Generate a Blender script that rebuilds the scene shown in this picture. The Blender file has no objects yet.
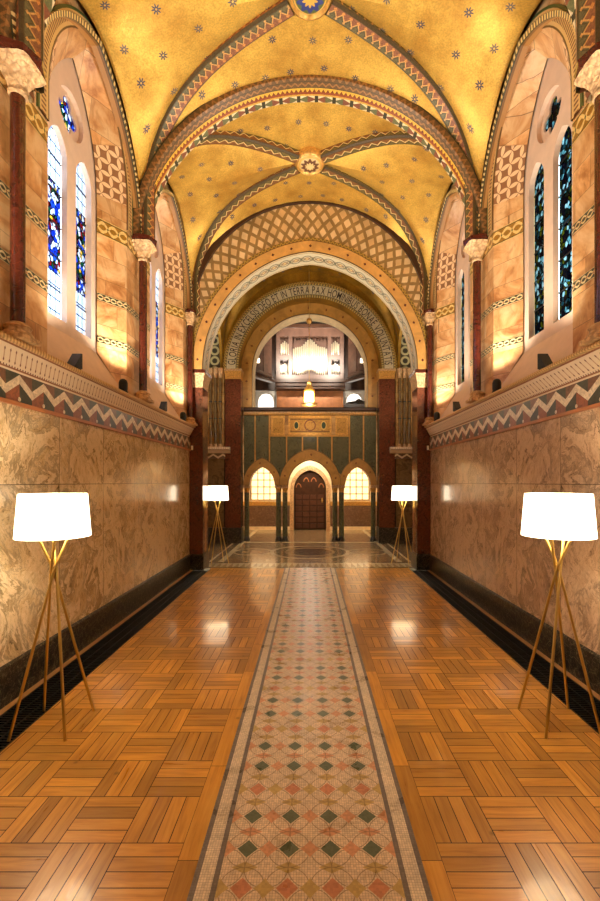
import bpy, bmesh, math, random
from mathutils import Vector, Matrix
from mathutils.geometry import tessellate_polygon
random.seed(7)
PI = math.pi
SC = bpy.context.scene
COL = SC.collection

# ------------------------------------------------------------------ camera
cam_d = bpy.data.cameras.new('camera'); cam = bpy.data.objects.new('camera', cam_d); COL.objects.link(cam)
cam.location = (0, 0, 1.65); cam.rotation_euler = (PI/2, 0, 0)
cam_d.sensor_fit = 'HORIZONTAL'; cam_d.sensor_width = 36; cam_d.lens = 36*427/600
cam_d.shift_x = -10/600; cam_d.shift_y = 31.5/600
cam_d.clip_start = .05
SC.camera = cam
SC.view_settings.view_transform = 'Standard'; SC.view_settings.look = 'None'
SC.view_settings.gamma = 1; SC.view_settings.use_curve_mapping = False
SC.view_settings.exposure = 0.18
# ------------------------------------------------------------------ light settings
WARM = (1.0, .93, .80)
P_UP = 112.0          # each ledge uplight
P_CHANCEL = 110.0
P_ORGAN = 560.0
P_NARTHEX = 45.0
SHADE_E = 4.5
SKY = 6.0
# sky: bright to the west (left windows), dim to the east
w = bpy.data.worlds.new('sky'); SC.world = w; w.use_nodes = True
nt = w.node_tree; nt.nodes.clear()
o = nt.nodes.new('ShaderNodeOutputWorld'); b = nt.nodes.new('ShaderNodeBackground')
tc = nt.nodes.new('ShaderNodeTexCoord'); sp = nt.nodes.new('ShaderNodeSeparateXYZ')
mr = nt.nodes.new('ShaderNodeMapRange'); mx = nt.nodes.new('ShaderNodeMix'); mx.data_type = 'RGBA'
nt.links.new(tc.outputs['Generated'], sp.inputs[0]); nt.links.new(sp.outputs[0], mr.inputs[0])
mr.inputs[1].default_value = -.6; mr.inputs[2].default_value = .6
nt.links.new(mr.outputs[0], mx.inputs['Factor'])
mx.inputs['A'].default_value = (.72, .84, 1.0, 1); mx.inputs['B'].default_value = (.34, .48, .52, 1)
nt.links.new(mx.outputs['Result'], b.inputs[0]); b.inputs[1].default_value = SKY
nt.links.new(b.outputs[0], o.inputs[0])

def lamp(kind, loc, power, col=WARM, size=.05, parent=None, aim=None, name='light', cone=120, blend=.6):
    d = bpy.data.lights.new(name, kind); d.energy = power; d.color = col
    if kind == 'AREA': d.size = size
    else: d.shadow_soft_size = size
    if kind == 'SPOT': d.spot_size = math.radians(cone); d.spot_blend = blend
    o = bpy.data.objects.new(name, d); COL.objects.link(o); o.location = loc
    if aim is not None:
        o.rotation_euler = (Vector(aim)-Vector(loc)).to_track_quat('-Z', 'Y').to_euler()
    if parent: o.parent = parent
    return o

# ------------------------------------------------------------------ lights of the chancel, gallery and lobby
for s in (-1, 1):
    lamp('SPOT', (s*2.7, 9.2, 2.7), P_CHANCEL, WARM, .08, None, (s*1.2, 10.2, 6.5), 'chancel_uplight', 130, .7)
    lamp('SPOT', (s*2.85, 10.9, 2.75), P_CHANCEL*.12, WARM, .05, None, (s*1.6, 10.6, 6.5), 'chancel_uplight', 130, .7)
    lamp('SPOT', (s*1.5, 8.6, 5.0), P_CHANCEL*.8, WARM, .08, None, (0, 11.9, 2.6), 'gallery_front_light', 80, .7)
    lamp('POINT', (s*1.4, 13.4, 2.9), P_NARTHEX, WARM, .15, None, None, 'lobby_light')
    lamp('SPOT', (s*.9, 12.6, 6.2), P_ORGAN, (1, .88, .72), .1, None, (0, 15, 6.1), 'organ_light', 80, .7)
    lamp('POINT', (s*1.9, 13.6, 4.6), 30, (1, .88, .7), .15, None, None, 'gallery_light')
lamp('POINT', (0, 13.9, 2.5), P_NARTHEX, WARM, .12, None, None, 'lobby_light')

# ------------------------------------------------------------------ mesh helpers
class MB:
    def __init__(s): s.v = []; s.f = []; s.uv = []
    def add(s, pts, faces, uvs=None):
        n = len(s.v); s.v += [tuple(p) for p in pts]
        for i, f in enumerate(faces):
            s.f.append([n+k for k in f]); s.uv.append(uvs[i] if uvs else None)
        return s
    def box(s, x0, x1, y0, y1, z0, z1):
        x0, x1 = min(x0, x1), max(x0, x1)
        p = [(x, y, z) for z in (z0, z1) for y in (y0, y1) for x in (x0, x1)]
        return s.add(p, [(0, 2, 3, 1), (4, 5, 7, 6), (0, 1, 5, 4), (2, 6, 7, 3), (0, 4, 6, 2), (1, 3, 7, 5)])
    def grid(s, P, UV=None, close=False):
        m = len(P); n = len(P[0]); pts = [p for r in P for p in r]; fs = []; us = []
        for i in range(m-1):
            for j in range(n-1 if not close else n):
                j2 = (j+1) % n
                fs.append((i*n+j, i*n+j2, (i+1)*n+j2, (i+1)*n+j))
                if UV: us.append([UV[i][j], UV[i][j2], UV[i+1][j2], UV[i+1][j]])
        return s.add(pts, fs, us if UV else None)
    def lathe(s, prof, n=20, c=(0, 0, 0)):
        P = [[(c[0]+r*math.cos(2*PI*k/n), c[1]+r*math.sin(2*PI*k/n), c[2]+z) for k in range(n)] for r, z in prof]
        return s.grid(P, close=True)
    def tube(s, path, r, n=8, r1=None):
        path = [Vector(p) for p in path]; P = []
        for i, p in enumerate(path):
            t = (path[min(i+1, len(path)-1)]-path[max(i-1, 0)]).normalized()
            a = Vector((0, 0, 1)) if abs(t.z) < .9 else Vector((0, 1, 0))
            u = t.cross(a).normalized(); v = t.cross(u)
            rr = r if r1 is None else r+(r1-r)*i/(len(path)-1)
            P.append([p+rr*(math.cos(2*PI*k/n)*u+math.sin(2*PI*k/n)*v) for k in range(n)])
        s.grid(P, close=True)
        N = len(s.v)
        s.f.append([N-n+k for k in range(n)]); s.uv.append(None)
        s.f.append([N-n*len(P)+k for k in range(n)][::-1]); s.uv.append(None)
        return s
    def plate(s, loops, to3, d0, d1):
        """solid plate: loops of 2-D points (first is the outline, the rest holes), to3(a, b, depth) -> point"""
        flat = [p for l in loops for p in l]
        tri = tessellate_polygon([[Vector((p[0], p[1], 0)) for p in l] for l in loops])
        N = len(flat)
        pts = [to3(a, b_, d0) for a, b_ in flat]+[to3(a, b_, d1) for a, b_ in flat]
        fs = [tuple(t) for t in tri]+[tuple(N+k for k in reversed(t)) for t in tri]
        o = 0
        for l in loops:
            n = len(l)
            for k in range(n):
                fs.append((o+k, o+(k+1) % n, N+o+(k+1) % n, N+o+k))
            o += n
        return s.add(pts, fs)
    def prism(s, prof, y0, y1, to3=None):
        """profile (x, z) pushed along y"""
        to3 = to3 or (lambda a, b_, d: (a, d, b_))
        return s.plate([prof], to3, y0, y1)
    def sweep(s, path, side, sec, vper=1.0):
        """open section (across, down, v) swept along a path; side = unit vector across"""
        path = [Vector(p) for p in path]; side = Vector(side); P = []; UV = []; L = 0
        for i, p in enumerate(path):
            if i: L += (p-path[i-1]).length
            t = (path[min(i+1, len(path)-1)]-path[max(i-1, 0)]).normalized()
            up = side.cross(t).normalized()
            if up.z < 0: up = -up
            if abs(up.z) < 1e-4: up = up
            P.append([p+a*side-b_*up for a, b_, v in sec]); UV.append([(L, v) for a, b_, v in sec])
        return s.grid(P, UV)
    def build(s, name, m, parent=None, smooth=None, kind=None, loc=None):
        me = bpy.data.meshes.new(name)
        me.from_pydata(s.v, [], s.f)
        if any(u for u in s.uv):
            l = me.uv_layers.new(name='UVMap'); k = 0
            for fi, f in enumerate(s.f):
                for j in range(len(f)):
                    if s.uv[fi]: l.data[k].uv = s.uv[fi][j]
                    k += 1
        bm = bmesh.new(); bm.from_mesh(me)
        bmesh.ops.remove_doubles(bm, verts=bm.verts, dist=1e-5)
        bmesh.ops.recalc_face_normals(bm, faces=bm.faces)
        bm.to_mesh(me); bm.free()
        if smooth:
            for p in me.polygons: p.use_smooth = True
            me.set_sharp_from_angle(angle=math.radians(smooth))
        me.materials.append(m)
        o = bpy.data.objects.new(name, me); COL.objects.link(o)
        if parent: o.parent = parent
        if kind: o['kind'] = kind
        if loc: o.location = loc
        return o
def tag(o, label, cat, group=None, kind=None):
    o['label'] = label; o['category'] = cat
    if group: o['group'] = group
    if kind: o['kind'] = kind
    return o
def thing(name, label, cat, loc=(0, 0, 0), rz=0, group=None):
    o = bpy.data.objects.new(name, None); COL.objects.link(o)
    o.location = loc; o.rotation_euler = (0, 0, rz); o.empty_display_size = .1
    return tag(o, label, cat, group)
def struct(name, mb, m, smooth=None, parent=None):
    return mb.build(name, m, parent, smooth, kind=None if parent else 'structure')
def dup(root, loc=None, label=None, rz=None):
    r = root.copy(); COL.objects.link(r)
    if loc: r.location = loc
    if rz is not None: r.rotation_euler = (0, 0, rz)
    if label: r['label'] = label
    for ch in list(root.children):
        c = ch.copy(); COL.objects.link(c); c.parent = r
        for g in ch.children:
            d = g.copy(); COL.objects.link(d); d.parent = c
    return r
def arch(half, spring, rise, n=24, cx=0):
    """points left springing -> apex -> right springing; pointed when rise > half"""
    out = []
    if rise > half*1.0001:
        R = (half*half+rise*rise)/(2*half); c = R-half; a1 = math.atan2(rise, c)
        h = n//2
        for k in range(h+1):
            a = a1*k/h; out.append((cx+c-R*math.cos(a), spring+R*math.sin(a)))
        out += [(2*cx-x, z) for x, z in out[-2::-1]]
    else:
        for k in range(n+1):
            a = PI*k/n; out.append((cx-half*math.cos(a), spring+rise*math.sin(a)))
    return out
def arcs(P):
    L = [0]
    for a, b_ in zip(P, P[1:]): L.append(L[-1]+math.dist(a, b_))
    return L
def ring(mb, A, B, to3, d0, d1, v0=0, v1=1):
    """arch band between curves A (inner) and B (outer): face at d0, edges back to d1"""
    L = arcs(A); L2 = arcs(B); k = L2[-1]/L[-1]
    U = [(a+b_)/2 for a, b_ in zip(L, L2)]
    rows = [([to3(*p, d1) for p in A], v0), ([to3(*p, d0) for p in A], v0), ([to3(*p, d0) for p in B], v1), ([to3(*p, d1) for p in B], v1)]
    mb.grid([r for r, v in rows], [[(u, v) for u in U] for r, v in rows])
    return mb

# ------------------------------------------------------------------ material helpers
def C(r, g, b_): 
    f = lambda c: (c/255/12.92) if c/255 <= .04045 else ((c/255+.055)/1.055)**2.4
    return (f(r), f(g), f(b_), 1)
class E:
    def __init__(s, m, sock): s.m = m; s.s = sock
    def _o(s, op, *a): return s.m.math(op, s, *a)
    def __add__(s, b_): return s._o('ADD', b_)
    __radd__ = __add__
    def __sub__(s, b_): return s._o('SUBTRACT', b_)
    def __rsub__(s, b_): return s.m.math('SUBTRACT', b_, s)
    def __mul__(s, b_): return s._o('MULTIPLY', b_)
    __rmul__ = __mul__
    def __truediv__(s, b_): return s._o('DIVIDE', b_)
    def __lt__(s, b_): return s._o('LESS_THAN', b_)
    def __gt__(s, b_): return s._o('GREATER_THAN', b_)
    def floor(s): return s._o('FLOOR')
    def fr(s): return s._o('FRACT')
    def abs(s): return s._o('ABSOLUTE')
    def mod(s, k): return s._o('FLOORED_MODULO', k)
    def min(s, b_): return s._o('MINIMUM', b_)
    def max(s, b_): return s._o('MAXIMUM', b_)
    def pow(s, b_): return s._o('POWER', b_)
    def tri(s): return (s.fr()-.5).abs()*2
class Mat:
    def __init__(s, name):
        s.mat = bpy.data.materials.new(name); s.mat.use_nodes = True; s.t = s.mat.node_tree; s.t.nodes.clear()
    def node(s, t): return s.t.nodes.new(t)
    def put(s, sock, v):
        if isinstance(v, E): v = v.s
        if isinstance(v, bpy.types.NodeSocket): s.t.links.new(v, sock)
        elif v is not None: sock.default_value = v[:3] if sock.type == 'VECTOR' and not isinstance(v, float) else v
    def math(s, op, *a):
        n = s.node('ShaderNodeMath'); n.operation = op
        for i, v in enumerate(a): s.put(n.inputs[i], v)
        return E(s, n.outputs[0])
    def xyz(s, kind='Object'):
        n = s.node('ShaderNodeTexCoord'); p = s.node('ShaderNodeSeparateXYZ'); s.t.links.new(n.outputs[kind], p.inputs[0])
        return [E(s, p.outputs[i]) for i in range(3)]
    def uv(s): return s.xyz('UV')[:2]
    def vec(s, x=0., y=0., z=0.):
        n = s.node('ShaderNodeCombineXYZ')
        for i, v in enumerate((x, y, z)): s.put(n.inputs[i], v)
        return n.outputs[0]
    def noise(s, v, scale=5, detail=3, rough=.5, dist=0):
        n = s.node('ShaderNodeTexNoise'); s.put(n.inputs['Vector'], v); n.inputs['Scale'].default_value = scale
        n.inputs['Detail'].default_value = detail; n.inputs['Roughness'].default_value = rough; n.inputs['Distortion'].default_value = dist
        return E(s, n.outputs[0])
    def white(s, v):
        n = s.node('ShaderNodeTexWhiteNoise'); n.noise_dimensions = '3D'; s.put(n.inputs['Vector'], v); return E(s, n.outputs['Value'])
    def voro(s, v, scale, feature='F1', out='Distance'):
        n = s.node('ShaderNodeTexVoronoi'); n.feature = feature; s.put(n.inputs['Vector'], v); n.inputs['Scale'].default_value = scale
        return n.outputs[out] if out == 'Color' else E(s, n.outputs[out])
    def ramp(s, f, stops, interp='LINEAR'):
        n = s.node('ShaderNodeValToRGB'); s.put(n.inputs[0], f); n.color_ramp.interpolation = interp
        e = n.color_ramp.elements
        while len(e) < len(stops): e.new(.5)
        for i, (p, c) in enumerate(stops): e[i].position = p; e[i].color = c
        return n.outputs[0]
    def mix(s, f, a, b_, mode='MIX'):
        n = s.node('ShaderNodeMix'); n.data_type = 'RGBA'; n.blend_type = mode
        s.put(n.inputs['Factor'], f); s.put(n.inputs['A'], a); s.put(n.inputs['B'], b_); return n.outputs['Result']
    def rng(s, f, a, b_, c, d):
        n = s.node('ShaderNodeMapRange'); s.put(n.inputs[0], f)
        for i, v in enumerate((a, b_, c, d)): n.inputs[i+1].default_value = v
        return E(s, n.outputs[0])
    def shade(s, col, k):    # multiply colour by a scalar
        n = s.node('ShaderNodeVectorMath'); n.operation = 'SCALE'; s.put(n.inputs[0], col); s.put(n.inputs['Scale'], k); return n.outputs[0]
    def fin(s, col, rough=.5, metal=0., bump=None, bs=.3, bd=.01, emit=None, es=0., coat=0., spec=.5, alpha=None):
        p = s.node('ShaderNodeBsdfPrincipled'); o = s.node('ShaderNodeOutputMaterial'); s.t.links.new(p.outputs[0], o.inputs[0])
        s.put(p.inputs['Base Color'], col); s.put(p.inputs['Roughness'], rough); s.put(p.inputs['Metallic'], metal)
        s.put(p.inputs['Specular IOR Level'], spec); s.put(p.inputs['Coat Weight'], coat); p.inputs['Coat Roughness'].default_value = .08
        if emit is not None: s.put(p.inputs['Emission Color'], emit); s.put(p.inputs['Emission Strength'], es)
        if bump is not None:
            b_ = s.node('ShaderNodeBump'); b_.inputs['Strength'].default_value = bs; b_.inputs['Distance'].default_value = bd
            s.put(b_.inputs['Height'], bump); s.t.links.new(b_.outputs[0], p.inputs['Normal'])
        return s.mat
def xy(v):  # tuple of E -> vector helper
    return v

def plain(name, c, rough=.5, metal=0., var=.12, scale=8, **k):
    m = Mat(name); x, y, z = m.xyz(); n = m.noise(m.vec(x, y, z), scale, 4)
    return m.fin(m.shade(C(*c), m.rng(n, .3, .7, 1-var, 1+var)), rough, metal, **k)

# --- floor
def parquet():
    m = Mat('oak_parquet'); x, y, z = m.xyz()
    ax = (x.abs()-.575)/.2885; ay = (y+.068)/.2885
    bi = ax.floor(); bj = ay.floor(); par = (bi+bj).mod(2.0)   # 0/1
    fx = ax.fr(); fy = ay.fr()
    border = ax < 0.
    # plank coordinate across and along
    side = (x > 0.)
    acr = par*fx+(1-par)*fy; alo = par*fy+(1-par)*fx
    pk = (acr*4.).floor(); fa = (acr*4.).fr()
    idv = m.vec(bi+side*50., bj, pk+par*7.)
    idb = m.vec((y/.62).floor(), side*5.+99., 3.)
    rnd = m.white(idv); rb = m.white(idb)
    rnd = border*rb+(1-border)*rnd
    e = (fa.min(1-fa)*.072).min(alo.min(1-alo)*.2885)
    gap = e < .0022
    gapb = ((ax+.37).abs()*.2885 < .002).max(((y/.62).fr()*.62 < .003))
    gap = border*gapb+(1-border)*gap
    # grain
    gu = (border*y+(1-border)*(par*y+(1-par)*x.abs())); gv = border*x+(1-border)*(par*x+(1-par)*y)
    g = m.noise(m.vec(gu*3., gv*38., rnd*20.), 1., 5, .6, .6)
    kn = m.voro(m.vec(x, y, 0.), 3.1); knot = m.rng(kn, .02, .06, .55, 1.)
    big = m.noise(m.vec(x, y, 0.), 2.3, 3)
    c = m.ramp(g, [(.2, C(164, 104, 34)), (.5, C(204, 144, 54)), (.8, C(220, 166, 74))])
    c = m.shade(c, m.rng(rnd, 0, 1, .66, 1.2)*knot*m.rng(big, .3, .7, .82, 1.12))
    c = m.mix(gap, c, C(40, 20, 6))
    r = m.rng(g, .2, .8, .25, .38)+gap*.4
    wob = m.noise(m.vec(x, y, 0.), 9., 2)
    return m.fin(c, r, bump=g*.15+wob*.8-gap*1.5+rnd*.6, bs=.22, bd=.004, coat=.35)
def carpet_mosaic():
    m = Mat('mosaic_floor_pattern'); x, y, z = m.xyz(); P = .1865
    ax = x.abs()
    gx = x/P; gy = (y-1.918)/P
    # lattice A diamonds (i+.5, j); B (i, j); C (i+.5, j+.5)
    da = (gx.fr()-.5).abs(); db = ((gx+.5).fr()-.5).abs()
    ya = ((gy+.5).fr()-.5).abs(); yb = (gy.fr()-.5).abs()
    row = (gy+.5).floor().mod(3.0)    # 0 green,1 green,2 red
    rowc = (gy).floor().mod(3.0)    # 0 between the two greens -> orange
    A = (da+ya) < .245; B = (db.pow(.85)+ya.pow(.85)) < .30
    Cc = (da/.30+yb/.15) < 1.; D = (db/.30+yb/.15) < 1.
    isred = row > 1.5; isg = 1-isred; mid = rowc < .5
    bone = m.noise(m.vec(x, y, 0.), 90, 2)
    w_ = C(226, 204, 178)
    # tessera grid, fanned with the circles
    r1 = m.math('SQRT', db*db+yb*yb); r2 = m.math('SQRT', da*da+ya*ya)
    line = ((r1-.5).abs() < .012).max((r2-.5).abs() < .012)
    t = 86.
    tx = (x*t).fr(); ty = (y*t).fr(); tg = (tx < .13).max(ty < .13)
    tr = m.white(m.vec((x*t).floor(), (y*t).floor(), 0.))
    col = w_
    green = C(92, 102, 84); red = C(198, 132, 102); yel = C(190, 162, 104); org = C(208, 152, 118)
    col = m.mix(Cc, col, m.mix(mid, yel, org))
    col = m.mix(B, col, m.mix(isred, org, yel)); col = m.mix(A, col, m.mix(isred, green, red))
    solid = A.max(B).max(Cc)
    col = m.mix(line*(1-A)*(1-B)*.6, col, C(120, 96, 74))
    grey = (ax > .378).max(0.)
    col = m.mix(grey, col, C(118, 110, 108))
    col = m.mix((ax > .402)*(ax < .462), col, C(226, 210, 188))
    ing = (ax < .378)
    col = m.mix(tg*(1-solid*ing)*.55, col, C(92, 74, 60))
    col = m.shade(col, m.rng(tr, 0, 1, .84, 1.12)*m.rng(bone, .3, .7, .95, 1.05))
    big = m.noise(m.vec(x, y, 0.), 6., 4); col = m.shade(col, m.rng(big, .3, .7, .85, 1.08))
    return m.fin(col, m.rng(big, .3, .7, .24, .4), bump=tr-tg, bs=.12, bd=.003)
def chancel_floor_mat():
    m = Mat('chancel_paving_pattern'); x, y, z = m.xyz()
    cx = x.abs()
    r0 = m.math('SQRT', x*x+(y-10.1)*(y-10.1)); r1 = m.math('SQRT', (cx-1.35)*(cx-1.35)+(y-10.1)*(y-10.1)*1.)
    c = C(150, 124, 92)
    sq = ((x/.16).floor()+(y/.16).floor()).mod(2.0)
    c = m.mix(sq, c, C(134, 110, 78))
    for r, cc in ((.95, C(196, 176, 140)), (.85, C(128, 106, 78)), (.6, C(186, 162, 122)), (.52, C(84, 70, 54))):
        c = m.mix(r0 < r, c, cc)
    for r, cc in ((.48, C(190, 168, 130)), (.41, C(120, 100, 74)), (.26, C(170, 140, 96))):
        c = m.mix(r1 < r, c, cc)
    e = (cx > 1.78)*(cx < 1.9); c = m.mix(e, c, C(206, 188, 150))
    e = (cx > 2.05)*(cx < 2.1); c = m.mix(e, c, C(206, 188, 150))
    fb = y < 8.75; tri = ((x/.12).tri() > ((y-8.2)/.5)); c = m.mix(fb, c, m.mix(tri, C(196, 178, 144), C(160, 136, 100)))
    e = ((y-8.75).abs() < .04).max((y-8.24).abs() < .03); c = m.mix(e, c, C(90, 74, 56))
    e = (y > 11.6)*(y < 11.75); c = m.mix(e, c, C(206, 188, 150))
    n = m.noise(m.vec(x, y, 0.), 5, 5); c = m.shade(c, m.rng(n, .3, .7, .8, 1.1))
    return m.fin(c, .2, coat=.2)
# --- marbles
def cipollino(name, tone, vein, light, shift=0., tile=.82):
    """bookmatched swirling veined slabs with fine joints"""
    m = Mat(name); x, y, z = m.xyz()
    u = (y+shift)/tile; v = (z-1.63)/1.33
    uu = (u*.5).tri()*tile*1.; vv = (v*.5).tri()*1.33
    idn = m.white(m.vec(u.floor(), v.floor(), 3.))
    p = m.vec(uu, idn*6., vv)
    n1 = m.noise(p, 1.5, 5, .6, 1.4)
    n2 = m.noise(m.vec(uu*1.7+n1*1.6, idn*9., vv*.9+n1*.9), 3.0, 8, .7, 2.2)
    st = m.math('SINE', (n1*21.+n2*15.+uu*6.)); st = st*.5+.5
    f = m.noise(m.vec(uu*16., n2*3., vv*4.), 3., 6, .75, .8)
    c = m.ramp(n2, [(.30, vein), (.42, tone), (.55, light), (.8, tone)])
    c = m.mix(m.rng(st, .75, 1., 0., .55), c, vein)
    c = m.mix(m.rng(f, .52, .68, 0., .5), c, vein); c = m.mix(m.rng(f, .46, .32, 0., .4), c, light)
    j = ((u.fr().min(1-u.fr())*tile) < .004).max((z-1.63).abs() < .004)
    c = m.mix(j*.7, c, C(60, 46, 30))
    return m.fin(c, .20, coat=.4, spec=.5)
def veined(name, base, vein, vein2, scale=3., rough=.15, amt=.5):
    m = Mat(name); x, y, z = m.xyz()
    n = m.noise(m.vec(x, y, z), scale, 6, .65, 1.5)
    v = m.voro(m.vec(x+n*.5, y+n*.4, z+n*.5), scale*2.2, 'DISTANCE_TO_EDGE')
    c = m.ramp(n, [(.36, C(*vein2)), (.47, C(*base)), (.53, C(*base)), (.62, C(*vein2))])
    c = m.mix(m.rng(v, 0., .05, amt, 0.), c, C(*vein))
    return m.fin(c, rough, coat=.4)
def ashlar(name='onyx_ashlar', base=(206, 150, 92), dark=(158, 98, 48), light=(228, 186, 132), rough=.35):
    m = Mat(name); x, y, z = m.xyz()
    u = x+y; h = .27
    rw = (z/h).floor(); uo = u/.55+rw*.37
    idn = m.white(m.vec(uo.floor(), rw, 0.))
    e = ((z/h).fr()*h < .005).max(uo.fr()*.55 < .005)
    n = m.noise(m.vec(x+idn*3., y, z*1.2), 1.8, 6, .62, 1.6); n2 = m.noise(m.vec(x, y+idn*5., z*.6+u), 6., 5, .6, 1.)
    c = m.ramp(n, [(.32, C(*dark)), (.46, C(*base)), (.62, C(*light)), (.8, C(*base))])
    c = m.mix(m.rng(n2, .56, .66, 0, .45), c, C(*dark))
    c = m.shade(c, m.rng(idn, 0, 1, .82, 1.12)); c = m.mix(e*.7, c, C(90, 58, 30))
    return m.fin(c, rough, bump=n-e*2., bs=.1, bd=.003, coat=.15)
# --- gold mosaic with stars
def gold(name, base=(228, 184, 84), dark=(186, 138, 54), star=True, cell=.40):
    m = Mat(name); u, v = m.uv(); x, y, z = m.xyz()
    n = m.noise(m.vec(x, y, z), 2.2, 5, .6); f = m.noise(m.vec(x, y, z), 55, 2, .6)
    c = m.mix(m.rng(n, .35, .7, 0, 1), C(*base), C(*dark)); c = m.shade(c, m.rng(f, .3, .7, .78, 1.18))
    metal = .55
    if star:
        rw = (v/cell).floor(); us = u/cell+rw*.5; k = m.white(m.vec(us.floor(), rw, 1.)); k2 = m.white(m.vec(us.floor(), rw, 5.))
        px = (us.fr()-.5+(k-.5)*.25)*cell; py = ((v/cell).fr()-.5+(k2-.5)*.25)*cell
        r = m.math('SQRT', px*px+py*py); a = m.math('ARCTAN2', py, px)
        s8 = (m.math('COSINE', a*8.)*.5+.5)
        inside = r < (s8*.030+.020); core = r < .010
        sc = m.mix(k > .5, C(96, 84, 76), C(66, 62, 70))
        c = m.mix(inside*(1-core), c, sc); metal = m.rng(inside, 0, 1, .55, 0)
    return m.fin(c, m.rng(f, .3, .7, .30, .55), metal, bump=f, bs=.35, bd=.004)
# --- patterned bands (all in UV metres, v 0..1 across)
def zigzag(name, line, up, dn, edge, per=.14, extra=None, rough=.4, w=.13):
    m = Mat(name); u, v = m.uv(); vf = v.fr()
    zz = .5+((u/per).tri()-.5)*.42
    d = vf-zz
    c = m.mix(d > 0., C(*dn), C(*up)); 
    c = m.mix(d.abs() < w*.5, c, C(*line))
    c = m.mix(((d-.2).abs() < .045), c, C(*edge)); 
    if extra: 
        dd = ((u/per).fr()-.5).abs()*1.2+(vf-.22).abs()*2.2; c = m.mix(dd < .3, c, C(*extra))
        dd = ((u/per+.5).fr()-.5).abs()*1.2+(vf-.8).abs()*2.2; c = m.mix(dd < .22, c, C(*line))
    c = m.mix((vf < .07).max(vf > .93), c, C(*edge))
    x, y, z = m.xyz(); f = m.noise(m.vec(x, y, z), 70, 2); c = m.shade(c, m.rng(f, .3, .7, .65, 1.25))
    return m.fin(c, rough, .1)
def guilloche(name, bg, rope, dot, edge, per=.16):
    m = Mat(name); u, v = m.uv()
    s1 = m.math('SINE', u*(2*PI/per))*.27+.5; s2 = 1-s1
    c = C(*bg); d1 = (v-s1).abs(); d2 = (v-s2).abs()
    c = m.mix(d1.min(d2) < .10, c, C(*rope))
    du = ((u/per*2+.5).fr()-.5).abs()*per*.5/.16
    c = m.mix((du*2.+(v-.5).abs()) < .13, c, C(*dot))
    c = m.mix((v < .11).max(v > .89), c, C(*edge)); c = m.mix((v < .05).max(v > .95), c, C(*rope))
    x, y, z = m.xyz(); f = m.noise(m.vec(x, y, z), 80, 2); c = m.shade(c, m.rng(f, .3, .7, .7, 1.2))
    return m.fin(c, .4)
# ------------------------------------------------------------------ materials
M = {}
M['parquet'] = parquet(); M['mosaic'] = carpet_mosaic(); M['paving'] = chancel_floor_mat()
M['marble_l'] = cipollino('green_cipollino_marble', C(206, 178, 134), C(96, 82, 58), C(238, 216, 178), .25)
M['marble_r'] = cipollino('rose_cipollino_marble', C(188, 158, 128), C(84, 70, 60), C(220, 190, 158), .25)
M['black'] = veined('black_marble', (15, 14, 12), (170, 160, 130), (34, 31, 26), 6, .28, .6)
M['black'].node_tree.nodes['Principled BSDF'].inputs['Coat Weight'].default_value = 0
M['red'] = veined('red_marble', (96, 46, 30), (170, 108, 74), (54, 26, 18), 8, .14, .45)
M['darkred'] = veined('dark_red_marble', (74, 26, 16), (120, 60, 36), (50, 16, 10), 6, .12, .3)
M['green'] = veined('green_marble', (84, 86, 62), (168, 158, 122), (36, 40, 28), 13, .2, .6)
M['brownmarble'] = veined('brown_marble', (112, 88, 56), (60, 44, 26), (86, 66, 40), 4, .2, .4)
M['ashlar'] = ashlar()
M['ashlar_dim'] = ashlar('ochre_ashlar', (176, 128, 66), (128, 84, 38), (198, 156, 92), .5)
M['cream'] = plain('cream_plaster', (238, 214, 168), .55)
M['tracery'] = plain('window_stone', (212, 182, 156), .6, var=.06)
def carved():
    m = Mat('carved_stone'); x, y, z = m.xyz(); v = m.voro(m.vec(x, y, z*1.3), 26.); n = m.noise(m.vec(x, y, z), 22, 4, .6, 1.5)
    c = m.shade(C(220, 178, 124), m.rng(n, .35, .65, .72, 1.1)); c = m.mix(m.rng(v, .35, .7, 0, .5), c, C(130, 88, 50))
    return m.fin(c, .5, bump=n*1.5-v, bs=.9, bd=.012)
M['carved'] = carved()
M['gold'] = gold('star_gold_mosaic'); M['goldplain'] = gold('olive_gold_mosaic', (176, 132, 36), (112, 82, 22), True, .5)
M['gilt'] = plain('gilt_moulding', (206, 156, 78), .35, .5, .3, 30)
M['brass'] = plain('brushed_brass', (212, 186, 112), .32, .9, .05)
M['iron'] = plain('black_iron', (14, 13, 12), .5, .3)
M['rib_a'] = zigzag('red_zigzag_mosaic', (200, 150, 84), (98, 90, 60), (132, 82, 54), (78, 64, 38), .10, (196, 130, 66))
M['rib_b'] = zigzag('cream_zigzag_mosaic', (222, 192, 130), (104, 90, 48), (120, 76, 38), (78, 62, 32), .15)
M['edge_bead'] = None
M['boss'] = None
def bead():
    m = Mat('bead_edge_mosaic'); u, v = m.uv(); d = (u/.055).fr() < .5
    c = m.mix(d, C(84, 62, 34), C(226, 196, 130)); c = m.mix(v > .35, c, C(120, 84, 42)); c = m.mix((v > .35)*(v < .45), c, C(60, 60, 34))
    c = m.mix(v > .62, c, C(170, 122, 66)); return m.fin(c, .4)
M['bead'] = bead()
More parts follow.
